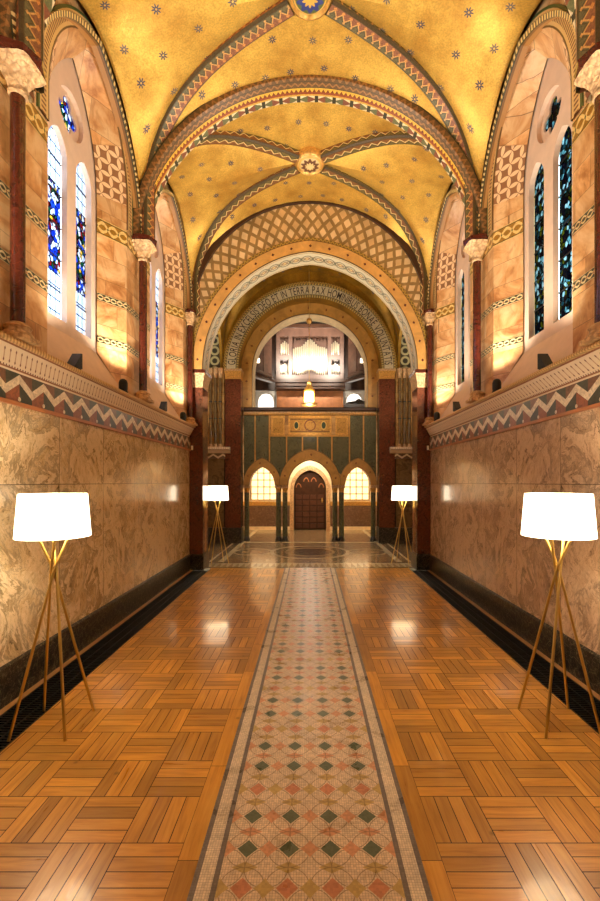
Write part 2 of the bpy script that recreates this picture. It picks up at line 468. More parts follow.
def soffit():
    m = Mat('arch_soffit_mosaic'); u, v = m.uv(); p = .09
    zz = (u/p).tri()
    c = C(104, 76, 42)
    c = m.mix(((v*5.).fr()-.25-zz*.5).abs() < .16, c, C(150, 104, 58)); c = m.mix(((v*5.).fr() < .09), c, C(62, 56, 34))
    c = m.mix(v > .42, c, m.mix((((v-.42)*6.) < (u/.06).tri()*.8+.2), C(120, 60, 20), C(220, 168, 60)))
    c = m.mix(v > .56, c, C(146, 72, 38)); c = m.mix(v > .64, c, C(204, 156, 62))
    t = ((u/.24).tri()-((v-.70)/.26-.5).abs()*2.).abs(); tt = (u/.24).tri() > ((v-.83)/.13).abs()
    band = m.mix(tt, C(226, 204, 160), m.mix((u/.48).fr() > .5, C(130, 76, 52), C(104, 104, 66))); tc_ = (u/.24).tri() < .2
    band = m.mix(tc_, band, C(60, 54, 34))
    c = m.mix(v > .70, c, band); c = m.mix(v > .955, c, C(220, 196, 150))
    x, y, z = m.xyz(); f = m.noise(m.vec(x, y, z), 70, 2); c = m.shade(c, m.rng(f, .3, .7, .7, 1.2))
    return m.fin(c, .4, .1)
M['soffit'] = soffit()
M['guil'] = guilloche('guilloche_mosaic', (66, 56, 30), (222, 196, 140), (150, 60, 30), (52, 58, 34), .16)
M['guil_gold'] = guilloche('gold_guilloche_mosaic', (150, 104, 26), (226, 190, 116), (72, 80, 40), (96, 72, 30), .26)
def dash_ring():
    m = Mat('window_arch_mosaic'); u, v = m.uv(); d = (u/.042).fr() < .45
    c = m.mix(d, C(206, 166, 104), C(110, 66, 34)); c = m.mix((v < .28).max(v > .72), c, C(214, 176, 112)); c = m.mix((v > .84), c, C(76, 88, 44)); c = m.mix(v < .1, c, C(110, 80, 40))
    return m.fin(c, .45)
M['dash'] = dash_ring()
def petals():
    m = Mat('petal_inlay'); u, v = m.uv(); p = .125
    fx = ((u/p).fr()-.5).abs(); fy = ((v/p).fr()-.5).abs(); gx = .5-fx; gy = .5-fy
    r1 = m.math('SQRT', fx*fx+gy*gy); r2 = m.math('SQRT', gx*gx+fy*fy)
    pet = ((r1 < .46).max(r2 < .46)); d = (fx+fy) < .13
    a = .5-fx; b_ = .5-fy; A = .5+fx; B = .5+fy
    r1 = m.math('SQRT', A*A+b_*b_); r2 = m.math('SQRT', a*a+B*B); pet = (r1 < .69).max(r2 < .69); c = m.mix(pet, C(140, 94, 58), C(228, 190, 142))
    return m.fin(c, .5)
M['petals'] = petals()
def lozenge():
    m = Mat('lozenge_mosaic'); u, v = m.uv(); a = u/.19; b_ = v/.27
    d = ((a.fr()-.5).abs()+(b_.fr()-.5).abs()); k = d < .33
    d2 = (((a+.5).fr()-.5).abs()+((b_+.5).fr()-.5).abs()); k2 = d2 < .33
    c = m.mix(k, C(150, 116, 66), C(224, 188, 134)); c = m.mix(k2, c, C(212, 170, 112))
    x, y, z = m.xyz(); f = m.noise(m.vec(x, y, z), 3, 4); c = m.shade(c, m.rng(f, .3, .7, .7, 1.15)); return m.fin(c, .45)
M['lozenge'] = lozenge()
def dotted(name='dotted_arch_stone', per=.36, c0=(204, 150, 78), c1=(84, 26, 14)):
    m = Mat(name); u, v = m.uv()
    a = ((u/per).fr()-.5).abs()*per; d = (a+(v-.5).abs()*.22) < .03
    x, y, z = m.xyz(); f = m.noise(m.vec(x, y, z), 4, 5, .6, 1.); c = m.shade(C(*c0), m.rng(f, .3, .7, .72, 1.15))
    c = m.mix(d, c, C(*c1)); c = m.mix((v < .05).max(v > .95), c, C(96, 70, 36)); return m.fin(c, .4)
M['dotted'] = dotted(); M['dotted2'] = dotted('blotched_arch_stone', .5, (184, 136, 66), (120, 70, 30))
def medallion():
    m = Mat('medallion_band_mosaic'); u, v = m.uv(); p = .22
    a = ((u/p).fr()-.5)*p; b_ = (v-.5)*.46; r = m.math('SQRT', a*a+b_*b_)
    a2 = ((u/p+.5).fr()-.5)*p; r2 = m.math('SQRT', a2*a2+b_*b_)
    c = C(196, 182, 148); c = m.mix((r-.10).abs() < .014, c, C(110, 104, 86)); c = m.mix(r < .055, c, C(150, 110, 80)); c = m.mix(r < .03, c, C(206, 176, 110))
    c = m.mix((r2-.055).abs() < .012, c, C(140, 120, 86)); c = m.mix(r2 < .02, c, C(90, 96, 60))
    c = m.mix((v < .08).max(v > .92), c, C(150, 104, 44)); c = m.mix((v < .04).max(v > .96), c, C(226, 206, 160))
    return m.fin(c, .4)
M['medal'] = medallion()
def circles():
    m = Mat('circle_mosaic'); x, y, z = m.xyz(); p = .27
    fx = ((x/p).fr()-.5)*p; fz = ((z/p+.3).fr()-.5)*p; r = m.math('SQRT', fx*fx+fz*fz)
    c = C(72, 62, 34); c = m.mix((r < .125)*(r > .07), c, C(196, 186, 130)); c = m.mix(r < .04, c, C(48, 46, 30)); c = m.mix(((fx.abs()-.12).abs() < .012)*(fz.abs() < .02), c, C(180, 160, 100))
    return m.fin(c, .5)
M['circles'] = circles()
def frieze():
    """zigzag frieze under the cornice: bone zigzag between dark and red triangles with pale studs"""
    m = Mat('zigzag_frieze_inlay'); x, y, z = m.xyz(); per = .30
    u = (y+x.abs()*0.)/per; v = (z-2.262)/.225
    t = u.tri(); zz = .20+t*.45; d = v-zz
    up = m.mix(((u+.5).fr() > .5), C(74, 76, 58), C(124, 84, 58)); dn = m.mix((u.fr() > .5), C(62, 64, 50), C(150, 86, 56))
    c = m.mix(d > 0., dn, up); c = m.mix((d > 0.)*(d < .31), c, C(232, 216, 188)); 
    a = ((u+0.).fr()-.0)*per; r = m.math('SQRT', (((u+.5).fr()-.5)*per).pow(2.)+((v-.12)*.225).pow(2.)); c = m.mix(r < .017, c, C(232, 216, 190))
    f = m.noise(m.vec(x, y, z), 20, 5, .7, 1.); c = m.shade(c, m.rng(f, .3, .7, .55, 1.25)); c = m.mix(v < 0.015, c, C(150, 92, 40))
    return m.fin(c, .35)
M['frieze'] = frieze()
def frieze_x():
    m = Mat('short_zigzag_frieze_inlay'); x, y, z = m.xyz(); t = (x/.26).tri(); d = (z-2.28)/.14-t*.6
    c = m.mix((d > 0.)*(d < .35), C(92, 66, 44), C(206, 186, 150)); return m.fin(c, .4)
M['frieze_x'] = frieze_x()
def cornice_face():
    m = Mat('cornice_inlay'); x, y, z = m.xyz(); u = ((y+x)/.06); 
    c = C(232, 212, 182); a = (u.fr()-.5).abs(); v = (z-2.49)/.17
    c = m.mix((a < .10)*((v-.5).abs() < .22), c, C(196, 160, 130)); c = m.mix((a*.9+((v-.5).abs()-.2).abs()*1.7) < .13, c, C(120, 74, 56))
    c = m.mix(((v-.08).abs() < .035).max((v-.93).abs() < .035), c, C(150, 96, 60)); c = m.mix((((u*2.).fr() < .4)*((v-.14).abs() < .03)), c, C(110, 70, 50))
    return m.fin(c, .4)
M['cornice'] = cornice_face()
def beads():
    m = Mat('cornice_gilt_top'); x, y, z = m.xyz(); d = ((y+x)/.034).fr() < .5
    c = m.mix(d, C(190, 148, 92), C(228, 192, 134)); return m.fin(c, .35, .25)
M['beads'] = beads()
def glass(name, side):
    """leaded stained glass: pale lattice with a coloured figure; light passes through it"""
    m = Mat(name); x, y, z = m.xyz()
    lat = ((y/.085+z/.12*0.).fr() < .10).max((z/.13).fr() < .07)
    cid = m.voro(m.vec(x*0., y, z*.8), 24., 'F1', 'Color'); ce = m.voro(m.vec(x*0., y, z*.8), 24., 'DISTANCE_TO_EDGE')
    s = m.node('ShaderNodeSeparateColor'); m.t.links.new(cid, s.inputs[0]); h = E(m, s.outputs[0]); h2 = E(m, s.outputs[1])
    nz = m.noise(m.vec(x*0., y, z), 30, 3)
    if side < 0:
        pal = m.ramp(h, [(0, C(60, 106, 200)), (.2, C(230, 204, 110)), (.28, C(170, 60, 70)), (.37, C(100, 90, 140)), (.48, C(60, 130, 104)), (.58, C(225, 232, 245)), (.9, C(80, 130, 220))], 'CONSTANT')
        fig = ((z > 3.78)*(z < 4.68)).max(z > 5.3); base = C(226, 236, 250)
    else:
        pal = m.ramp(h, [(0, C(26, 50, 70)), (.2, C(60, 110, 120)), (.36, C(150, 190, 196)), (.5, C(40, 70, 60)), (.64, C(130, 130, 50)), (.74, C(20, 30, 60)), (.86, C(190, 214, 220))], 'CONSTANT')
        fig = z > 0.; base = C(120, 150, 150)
    lead = m.mix(fig, m.mix(0., base, base), pal)
    leadl = fig*(ce < .06)+(1-fig)*lat
    c = m.mix(leadl.min(1.), lead, C(14, 14, 16)); c = m.shade(c, m.rng(nz, .3, .7, .75, 1.1))
    tr = m.node('ShaderNodeBsdfTransparent'); gl = m.node('ShaderNodeBsdfPrincipled'); tl = m.node('ShaderNodeBsdfTranslucent')
    m.put(tr.inputs[0], c); m.put(tl.inputs[0], c); m.put(gl.inputs['Base Color'], m.shade(c, .25)); gl.inputs['Roughness'].default_value = .15
    m1 = m.node('ShaderNodeMixShader'); m1.inputs[0].default_value = .35; m.t.links.new(tr.outputs[0], m1.inputs[1]); m.t.links.new(tl.outputs[0], m1.inputs[2])
    m2 = m.node('ShaderNodeMixShader'); m2.inputs[0].default_value = .12; m.t.links.new(m1.outputs[0], m2.inputs[1]); m.t.links.new(gl.outputs[0], m2.inputs[2])
    o = m.node('ShaderNodeOutputMaterial'); m.t.links.new(m2.outputs[0], o.inputs[0]); return m.mat
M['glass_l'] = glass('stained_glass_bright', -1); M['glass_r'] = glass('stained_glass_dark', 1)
def emis(name, c, s, base=None):
    m = Mat(name); return m.fin(base or C(*c), .6, emit=C(*c), es=s)
M['strip'] = plain('oak_strip', (168, 124, 76), .4)
M['shade'] = emis('lit_lamp_shade', (255, 238, 204), SHADE_E); M['bulb'] = emis('lit_bulb', (255, 226, 170), 30)
M['glow'] = emis('lamp_lens', (255, 226, 170), 3)
M['litglass'] = emis('lit_leaded_glass', (255, 232, 184), 1.0)
M['whiteglass'] = emis('lit_white_window', (255, 246, 236), 1.1)
M['lantern'] = emis('lantern_glass', (255, 214, 120), 14)
M['doorwood'] = plain('door_oak', (88, 56, 42), .3, 0, .2, 8); M['wood'] = plain('organ_oak', (88, 62, 50), .35, 0, .25, 6); M['wood2'] = plain('orange_oak', (176, 112, 66), .4, 0, .2, 6); M['darkwood'] = plain('dark_oak', (62, 38, 24), .3, 0, .25, 8)
M['pipe'] = plain('organ_pipe_metal', (226, 214, 190), .28, .8, .05)
M['dark'] = plain('dark_ceiling', (34, 26, 20), .8)
M['white'] = plain('white_paint', (236, 230, 220), .5, 0, .03)
M['letter'] = plain('inscription_enamel', (54, 40, 36), .4)
def text_bg():
    m = Mat('inscription_band_mosaic'); u, v = m.uv(); x, y, z = m.xyz(); f = m.noise(m.vec(x, y, z), 60, 2)
    c = m.shade(C(206, 190, 150), m.rng(f, .3, .7, .8, 1.1)); c = m.mix((v < .2).max(v > .88), c, C(110, 92, 52)); c = m.mix(((u/.07).fr() < .5)*(v < .14), c, C(190, 160, 90)); c = m.mix((v > .92)*((u/.07).fr() < .5), c, C(200, 170, 90))
    return m.fin(c, .5)
M['textbg'] = text_bg()
def chevron():
    m = Mat('gold_chevron_band'); u, v = m.uv(); d = ((u/.075).tri()-v).abs() < .3
    return m.fin(m.mix(d, C(120, 92, 42), C(176, 138, 60)), .4)
M['chevron'] = chevron()
def paint_band():
    m = Mat('painted_springer_band'); x, y, z = m.xyz(); u, v = m.uv()
    c = m.ramp(m.noise(m.vec(x, y, z), 9, 3, .6, 2.), [(.35, C(28, 40, 32)), (.47, C(120, 36, 20)), (.52, C(190, 140, 50)), (.6, C(30, 44, 60))], 'CONSTANT')
    return m.fin(c, .45)
def boss_mat(name, a, b_, c_):
    m = Mat(name); x, y, z = m.xyz(); r = m.math('SQRT', x*x+y*y); th = m.math('ARCTAN2', y, x)
    w_ = m.math('COSINE', th*10.); c = C(*a); c = m.mix((r+w_*.02) < .13, c, C(*b_)); c = m.mix((r+w_*.015) < .07, c, C(*c_)); c = m.mix(((r-.17).abs() < .012), c, C(206, 160, 70)); c = m.mix(r > .2, c, C(70, 64, 34))
    return m.fin(c, .4)
M['boss1'] = boss_mat('green_boss_mosaic', (84, 94, 50), (40, 50, 110), (196, 150, 60)); M['boss2'] = boss_mat('cream_boss_mosaic', (206, 172, 110), (100, 58, 30), (210, 180, 120))

# ------------------------------------------------------------------ the nave: floor and lower walls
Y0, Y1 = -1.47, 8.0
PIT = 2.37; CY = [-.285, 2.085, 4.455, 6.825]
struct('floor', MB().box(-1.89, 1.89, Y0, 8.19, -.2, 0), M['parquet'])
struct('floor', MB().box(-3.4, 3.4, 8.19, 15.1, -.2, 0), M['paving'])
o = MB().box(-.486, .486, Y0+.02, 8.19, 0, .003).build('mosaic_walkway', M['mosaic'])
tag(o, 'mosaic walkway of circles and diamonds with grey borders down the middle of the parquet', 'mosaic floor strip')
for s, nm in ((-1, 'left'), (1, 'right')):
    struct('wall_'+nm, MB().box(s*2.26, s*2.75, Y0, Y1, 0, 2.262), M['marble_l' if s < 0 else 'marble_r'])
    struct('baseboard_'+nm, MB().box(s*2.236, s*2.262, Y0, Y1, 0, .285).prism([(s*2.236, .285), (s*2.262, .30), (s*2.262, .285)], Y0, Y1), M['black'])
    struct('trim_1', MB().box(s*2.186, s*2.236, Y0, Y1, -.1, .004), M['strip'])
    struct('floor', MB().box(s*1.89, s*2.186, Y0, Y1, -.2, -.03), M['iron'])
    t = thing('floor_grate', 'long black slatted heating grate set in the floor along the %s wall' % nm, 'floor grate', (s*2.038, 3.3, 0))
    g = MB(); k = 0
    while Y0+.02+k*.03 < Y1-.02:
        yy = Y0+.02+k*.03-3.3; g.box(-.14, .14, yy, yy+.014, -.03, -.004); k += 1
    g.build('grille', M['iron'], t)
    f = MB()
    for a in (-.148, .136, -.05, .04): f.box(a, a+.012, Y0+.01-3.3, Y1-.01-3.3, -.03, .001)
    f.build('frame', M['iron'], t)
    # frieze + cornice
    struct('trim_2', MB().box(s*2.245, s*2.4, Y0, Y1, 2.262, 2.49), M['frieze'])
    struct('trim_3', MB().box(s*2.235, s*2.4, Y0, Y1, 2.235, 2.264), M['wood2'])
    struct('trim_4', MB().prism([(s*2.244, 2.485), (s*2.15, 2.655), (s*2.4, 2.655), (s*2.4, 2.485)], Y0, Y1-.06), M['cornice'])
    struct('trim_5', MB().prism([(s*2.15, 2.655), (s*2.13, 2.662), (s*2.125, 2.675), (s*2.13, 2.692), (s*2.16, 2.70), (s*2.6, 2.70), (s*2.6, 2.655)], Y0, Y1-.05), M['beads'])

# ------------------------------------------------------------------ clerestory bays
def curve_dense(P, step=.12):
    out = []
    for a, b_ in zip(P, P[1:]):
        n = max(1, int(math.dist(a, b_)/step))
        for k in range(n): out.append((a[0]+(b_[0]-a[0])*k/n, a[1]+(b_[1]-a[1])*k/n))
    out.append(P[-1]); return out
def jamb_arch(half, spring, rise, zb, nj=6, n=24):
    A = arch(half, spring, rise, n)
    return [(-half, zb+(spring-zb)*k/nj) for k in range(nj)]+A+[(half, spring+(zb-spring)*(k+1)/nj) for k in range(nj)]
wn = 0
for s, nm in ((-1, 'left'), (1, 'right')):
    for bi, yc in enumerate(CY):
        yb = yc; yc = yc+.05; T3 = lambda a, b_, d, yc=yc, s=s: (s*d, yc+a, b_)
        O = jamb_arch(.80, 5.08, 1.2, 2.69); I = jamb_arch(.50, 5.02, 1.1, 3.18)
        # face plate around the embrasure
        L = [(-1.235, 2.69)]+O+[(1.135, 2.69), (1.135, 7.1), (-1.235, 7.1)]
        struct('wall_'+nm, MB().plate([L], T3, 2.28, 2.30), M['ashlar'])
        mb = MB(); mb.grid([[T3(a, b_, 2.28) for a, b_ in O], [T3(a, b_, 2.50) for a, b_ in I]])
        struct('wall_'+nm, mb, M['ashlar'], 40)
        # outer shell of the wall keeps the daylight out
        sh = [(-1.235, 2.2), (1.135, 2.2), (1.135, 7.4), (-1.235, 7.4)]
        hole = jamb_arch(.52, 5.02, 1.12, 3.16)[::-1]
        struct('wall_'+nm, MB().plate([sh, hole], T3, 2.53, 2.75), M['ashlar_dim'])
        struct('trim_6', MB().add([T3(-.80, 2.705, 2.275), T3(.80, 2.705, 2.275), T3(.50, 3.18, 2.52), T3(-.50, 3.18, 2.52), T3(-.8, 2.6, 2.55), T3(.8, 2.6, 2.55), T3(.5, 2.6, 2.7), T3(-.5, 2.6, 2.7)],
               [(0, 1, 2, 3)]), M['tracery'])
        # tracery
        wn += 1; outer = jamb_arch(.52, 5.02, 1.12, 3.16)
        def light(c): return [(c-.16, 3.29)]+arch(.16, 4.96, .24, 12, c)+[(c+.16, 3.29)]
        circ = lambda r, z0, n=28: [(r*math.cos(2*PI*k/n), z0+r*math.sin(2*PI*k/n)) for k in range(n)]
        W = struct('window_%d' % wn, MB().plate([outer, light(-.245)[::-1], light(.245)[::-1], circ(.235, 5.52)], T3, 2.515, 2.575), M['tracery'])
        # quatrefoil plate in the oculus
        q = []
        for k in range(40):
            a = 2*PI*k/40; r = .10+.085*abs(math.cos(2*a)); q.append((r*math.cos(a), 5.52+r*math.sin(a)))
        MB().plate([circ(.24, 5.52), q[::-1]], T3, 2.565, 2.585).build('quatrefoil', M['tracery'], W)
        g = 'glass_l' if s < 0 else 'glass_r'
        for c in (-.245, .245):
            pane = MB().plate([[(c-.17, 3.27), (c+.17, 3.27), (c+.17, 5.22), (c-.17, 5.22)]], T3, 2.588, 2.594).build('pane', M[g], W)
            bb = MB()
            for k in range(5): bb.box(s*2.576, s*2.586, yc+c-.165, yc+c+.165, 3.6+k*.33, 3.612+k*.33)
            bb.build('saddle_bar', M['iron'], W)
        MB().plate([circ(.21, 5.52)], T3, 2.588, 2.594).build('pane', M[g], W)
        # inlaid bands following wall plan
        plan = [[(-1.235, 2.275), (-.80, 2.275), (-.50, 2.495)], [(.50, 2.495), (.80, 2.275), (1.135, 2.275)]]
        for z0, z1, mt in ((3.29, 3.375, 'guil'), (3.79, 3.875, 'guil'), (4.57, 4.76, 'guil_gold')):
            mb = MB()
            for pl in plan:
                Ls = arcs(pl); P = [[(s*X, yc+a, z) for a, X in pl] for z in (z0, z1)]
                mb.grid(P, [[(l, v) for l in Ls] for v in (0, 1)])
            struct('trim_7', mb, M[mt])
        # petal inlay on the splays
        mb = MB()
        idx = [i for i, p in enumerate(O) if p[1] > 4.7 and p[1] < 5.75]
        for half in (0, 1):
            ii = [i for i in idx if (i < len(O)//2) == (half == 0)]
            A0 = [T3(O[i][0], max(O[i][1], 4.78), 2.283) for i in ii]; A1 = [T3(I[i][0], max(I[i][1], 4.78), 2.503) for i in ii]
            off = .008 if half == 0 else -.008
            A0 = [(x-s*.006, y+off, z) for x, y, z in A0]; A1 = [(x-s*.006, y+off, z) for x, y, z in A1]
            mb.grid([A0, A1], [[(0, p[2]) for p in A0], [(.37, p[2]) for p in A1]])
        struct('trim_8', mb, M['petals'])
        # mosaic ring round the embrasure arch
        mb = MB(); A = arch(.80, 5.08, 1.2, 32); B = arch(.95, 5.08, 1.36, 32)
        A = [(-.80, 4.78)]+A+[(.80, 4.78)]; B = [(-.95, 4.78)]+B+[(.95, 4.78)]
        ring(mb, A, B, T3, 2.262, 2.285); struct('trim_9', mb, M['dash'])
        # wall rib of the vault
        yc = yb; T3 = lambda a, b_, d, yc=yc, s=s: (s*d, yc+a, b_)
        mb = MB(); A = arch(1.075, 4.74, 1.46, 40); B0 = arch(1.11, 4.74, 1.505, 40)
        rows = [([T3(*p, 2.285) for p in A], 1.), ([T3(*p, 2.185) for p in A], .35), ([T3(*p, 2.175) for p in B0], 0.), ([T3(*p, 2.2) for p in B0], .5)]
        LA = arcs(A); mb.grid([r for r, v in rows], [[(l, v) for l in LA] for r, v in rows]); struct('trim_10', mb, M['bead'], 30)

# ------------------------------------------------------------------ vaults
def vault(yc, hy, hx, spring, rt, rg, rf, mt, ceil='ceiling', ng=16):
    T = lambda a: spring+rt*math.sqrt(max(0, 1-a*a)); G = lambda c: spring+rg*max(0, 1-c**3)**(1/3.); F = lambda b_: spring+rf*math.sqrt(max(0, 1-b_*b_))
    n = ng; cs = [math.sin(PI/2*k/n) for k in range(n+1)]; cs = [-c for c in cs[:0:-1]]+cs
    def arc(scale, fn):
        s_ = [0]
        for a, b_ in zip(cs, cs[1:]): s_.append(s_[-1]+math.hypot((b_-a)*scale, fn(abs(b_))-fn(abs(a))))
        mid = s_[n]; return [q-mid for q in s_]
    SB = arc(hy, G); SA = arc(hx, G); mb = MB(); nw = 10
    for sx in (-1, 1):
        P = []; U = []
        for i, b_ in enumerate(cs):
            ab = abs(b_); r = []; ur = []
            for k in range(nw+1):
                w_ = k/nw; a = ab+(1-ab)*w_; z = G(ab)+(F(ab)-G(ab))*w_
                r.append((sx*a*hx, yc+b_*hy, z)); ur.append((SB[i]+yc, sx*a*hx+7))
            P.append(r); U.append(ur)
        mb.grid(P, U)
    for sy in (-1, 1):
        P = []; U = []
        for i, a in enumerate(cs):
            aa = abs(a); r = []; ur = []
            for k in range(nw+1):
                w_ = k/nw; b_ = aa+(1-aa)*w_; z = G(aa)+(T(aa)-G(aa))*w_
                r.append((a*hx, yc+sy*b_*hy, z)); ur.append((SA[i]+3, yc+sy*b_*hy))
            P.append(r); U.append(ur)
        mb.grid(P, U)
    return struct(ceil, mb, mt, 25), G
RIBSEC = lambda w_, h: [(-w_/2, -.02, 0.), (-w_/2, h*.75, .98), (-w_/2+.02, h, 1.02), (w_/2-.02, h, 1.98), (w_/2, h*.75, 2.02), (w_/2, -.02, 3.)]
def ribs(yc, hy, hx, G, mt, w_=.17, h=.10, r0=.18):
    for sx, sy in ((1, 1), (1, -1), (-1, 1), (-1, -1)):
        P = []; n = 34
        for k in range(n+1):
            th = PI/2*k/n; c = math.cos(th)
            if c < .06: break
            c = min(c, .985); P.append((sx*hx*c, yc+sy*hy*c, G(c)))
        P = [(sx*hx*.985, yc+sy*hy*.985, 4.74)]+P if P[0][2] > 4.76 else P
        d = Vector((sx*hx, sy*hy, 0)).normalized(); side = Vector((-d.y, d.x, 0))
        struct('trim_11', MB().sweep(P, side, RIBSEC(w_, h)), mt, 30)
for i, yc in enumerate(CY):
    o, G = vault(yc, 1.185, 2.2, 4.72, 2.16, 2.08, 1.60, M['gold'])
    ribs(yc, 1.185, 2.2, G, M['rib_b'] if i == 3 else M['rib_a'])
for y in (-.1+1.0, 3.27, 5.64):
    P = [(-2.22*math.cos(PI*k/60), y, 4.72+2.10*math.sin(PI*k/60)) for k in range(61)]
    sec = [(-.17, -.10, .0), (-.17, -.01, .12), (-.15, .0, .15), (.17, .0, .93), (.19, -.02, .97), (.19, -.10, 1.)]
    struct('trim_12', MB().sweep(P, (0, 1, 0), sec), M['soffit'], 30)
def boss(y, z, m_, lab):
    t = thing('ceiling_boss', lab, 'ceiling boss', (0, y, z), 0)
    MB().lathe([(.0, -.05), (.07, -.055), (.15, -.04), (.19, -.01), (.205, .02)], 32).build('disc', m_, t, 60)
    MB().lathe([(.19, -.01), (.215, -.035), (.24, -.02), (.25, .03), (.25, .1)], 32).build('rim', M['gilt'], t, 60)
boss(4.455, 6.74, M['boss1'], 'green and blue round ceiling boss, nearest, at the top edge of the view')
boss(6.825, 6.74, M['boss2'], 'cream and brown round ceiling boss where the farther ribs cross')
# shell over the vaults and the wall behind the viewer
struct('ceiling', MB().box(-2.75, 2.75, Y0-.2, 8.2, 7.2, 7.4), M['dark'])
struct('wall_back', MB().box(-2.75, 2.75, Y0-.25, Y0, -.2, 7.4), M['ashlar_dim'])

# ------------------------------------------------------------------ wall shafts
def shaft(loc, s, label, group='dark red wall shafts of the nave', ck=1., ah=0.):
    t = thing('wall_column', label, 'column', loc, 0, group)
    H = 4.81-2.70
    MB().lathe([(.105, 0), (.105, .05), (.085, .075), (.085, .09), (.095, .105), (.075, .125), (.055, .14)], 20).build('base', M['carved'], t, 40)
    MB().box(-.11, .11, -.11, .11, 0, .035).build('plinth', M['carved'], t)
    MB().lathe([(.05, .13), (.05, H-.28)], 20).build('shaft', M['darkred'], t, 40)
    cp = MB(); n = 20; prof = [(.05, H-.28), (.062, H-.27), (.062, H-.255), (.05, H-.245), (.065, H-.19), (.09, H-.13), (.13, H-.08), (.14, H-.06)]
    P = []
    for i, (r, z) in enumerate(prof):
        r *= ck if i > 5 else 1
        k = i/(len(prof)-1); P.append([((r*(1+.28*k*abs(math.sin(2*(2*PI*j/32)))+.06*k*math.cos(16*PI*j/32)))*math.cos(2*PI*j/32), (r*(1+.28*k*abs(math.sin(2*(2*PI*j/32)))+.06*k*math.cos(16*PI*j/32)))*math.sin(2*PI*j/32), z) for j in range(32)])
    cp.grid(P, close=True); cp.build('capital', M['carved'], t, 50)
    a = MB(); a.lathe([(0, H-.06), (.165*ck, H-.06), (.18*ck, H-.03), (.185*ck, H)], 8).build('abacus', M['darkred'], t)
    return t
for s, nm in ((-1, 'left'), (1, 'right')):
    t = shaft((s*2.19, 3.2, 2.70), s, 'dark red wall column with carved capital, nearest and tallest on the %s' % nm)
    dup(t, (s*2.19, 5.6, 2.70), 'dark red wall column between the two window bays on the %s wall' % nm)
    shaft((s*2.21, 7.88, 2.70), s, 'thin dark red wall column in the far corner of the %s wall beside the great arch' % nm, ck=.6)
# ------------------------------------------------------------------ chancel arch (y = 8)
TF = lambda a, b_, d: (a, d, b_)
L = [(-2.75, 3.75)]+arch(2.0, 3.75, 2.19, 48)+[(2.75, 3.75), (2.75, 7.3), (-2.75, 7.3)]
struct('wall_front', MB().plate([L], TF, 8.0, 8.4), M['ashlar_dim'])
def band(name, h0, r0, h1, r1, d0, d1, m_, sp=3.75, v=(0, 1)):
    mb = MB(); ring(mb, arch(h0, sp, r0, 64), arch(h1, sp, r1, 64), TF, d0, d1); return struct(name, mb, m_, 30)
mb = MB(); A = arch(2.26, 3.75, 2.46, 64); B = arch(3.0, 3.75, 3.25, 64)
U = arcs(A); mb.grid([[TF(*p, 7.985) for p in A], [TF(*p, 7.985) for p in B]], [[(u, 0) for u in U], [(u, .76) for u in U]]); struct('wall_front', mb, M['lozenge'])
band('trim_13', 2.0, 2.19, 2.20, 2.40, 7.94, 8.0, M['dotted'])
band('trim_14', 2.20, 2.40, 2.26, 2.46, 7.955, 8.0, M['chevron'])
mb = MB(); A = arch(1.995, 3.75, 2.185, 64); U = arcs(A)   # medallion soffit
mb.grid([[TF(*p, 7.96) for p in A], [TF(*p, 8.42) for p in A]], [[(u, 0) for u in U], [(u, 1) for u in U]]); struct('trim_15', mb, M['medal'], 30)
def capital(t, x0, x1, y0, y1, z0, z1, over, m_=None, m2=None):
    """flared block capital with scooped sides and an abacus"""
    rows = []
    for k in range(9):
        f = k/8; e = over*(1-math.cos(f*PI/2)); z = z0+(z1-z0)*.8*f
        rows.append([(x0-e, y0-e, z), (x1+e, y0-e, z), (x1+e, y1+e, z), (x0-e, y1+e, z)])
    MB().grid(rows, close=True).build('capital', m_ or M['carved'], t)
    e = over*1.15; MB().box(x0-e, x1+e, y0-e, y1+e, z0+(z1-z0)*.8, z1).build('abacus', m2 or M['darkred'], t)
for s, nm in ((-1, 'left'), (1, 'right')):
    t = thing('stone_pier', 'red marble pier with carved capital under the %s foot of the great arch' % nm, 'pier', (s*2.14, 8.2, 0), 0, 'red marble piers')
    MB().box(-.13, .13, -.2, .2, .3, 3.42).build('shaft', M['red'], t)
    MB().box(-.15, .15, -.225, .225, 0, .27).box(-.14, .14, -.21, .21, .27, .3).build('base', M['black'], t)
    capital(t, -.13, .13, -.2, .2, 3.42, 3.75, .05)
    # outer wall returns beside the pier
    struct('wall_front', MB().box(s*2.33, s*3.4, 8.0, 8.4, 0, 3.75), M['ashlar_dim'])
    struct('wall_front', MB().box(s*2.75, s*3.4, 8.0, 8.4, 3.75, 7.4), M['ashlar_dim'])
    # small white box on the pier face
    tag(MB().box(s*2.19, s*2.225, 7.985, 8.0, 1.98+.27, 2.06+.27).build('sensor_box', M['white']), 'small white box fixed to the %s red pier just below the cornice end' % nm, 'sensor')

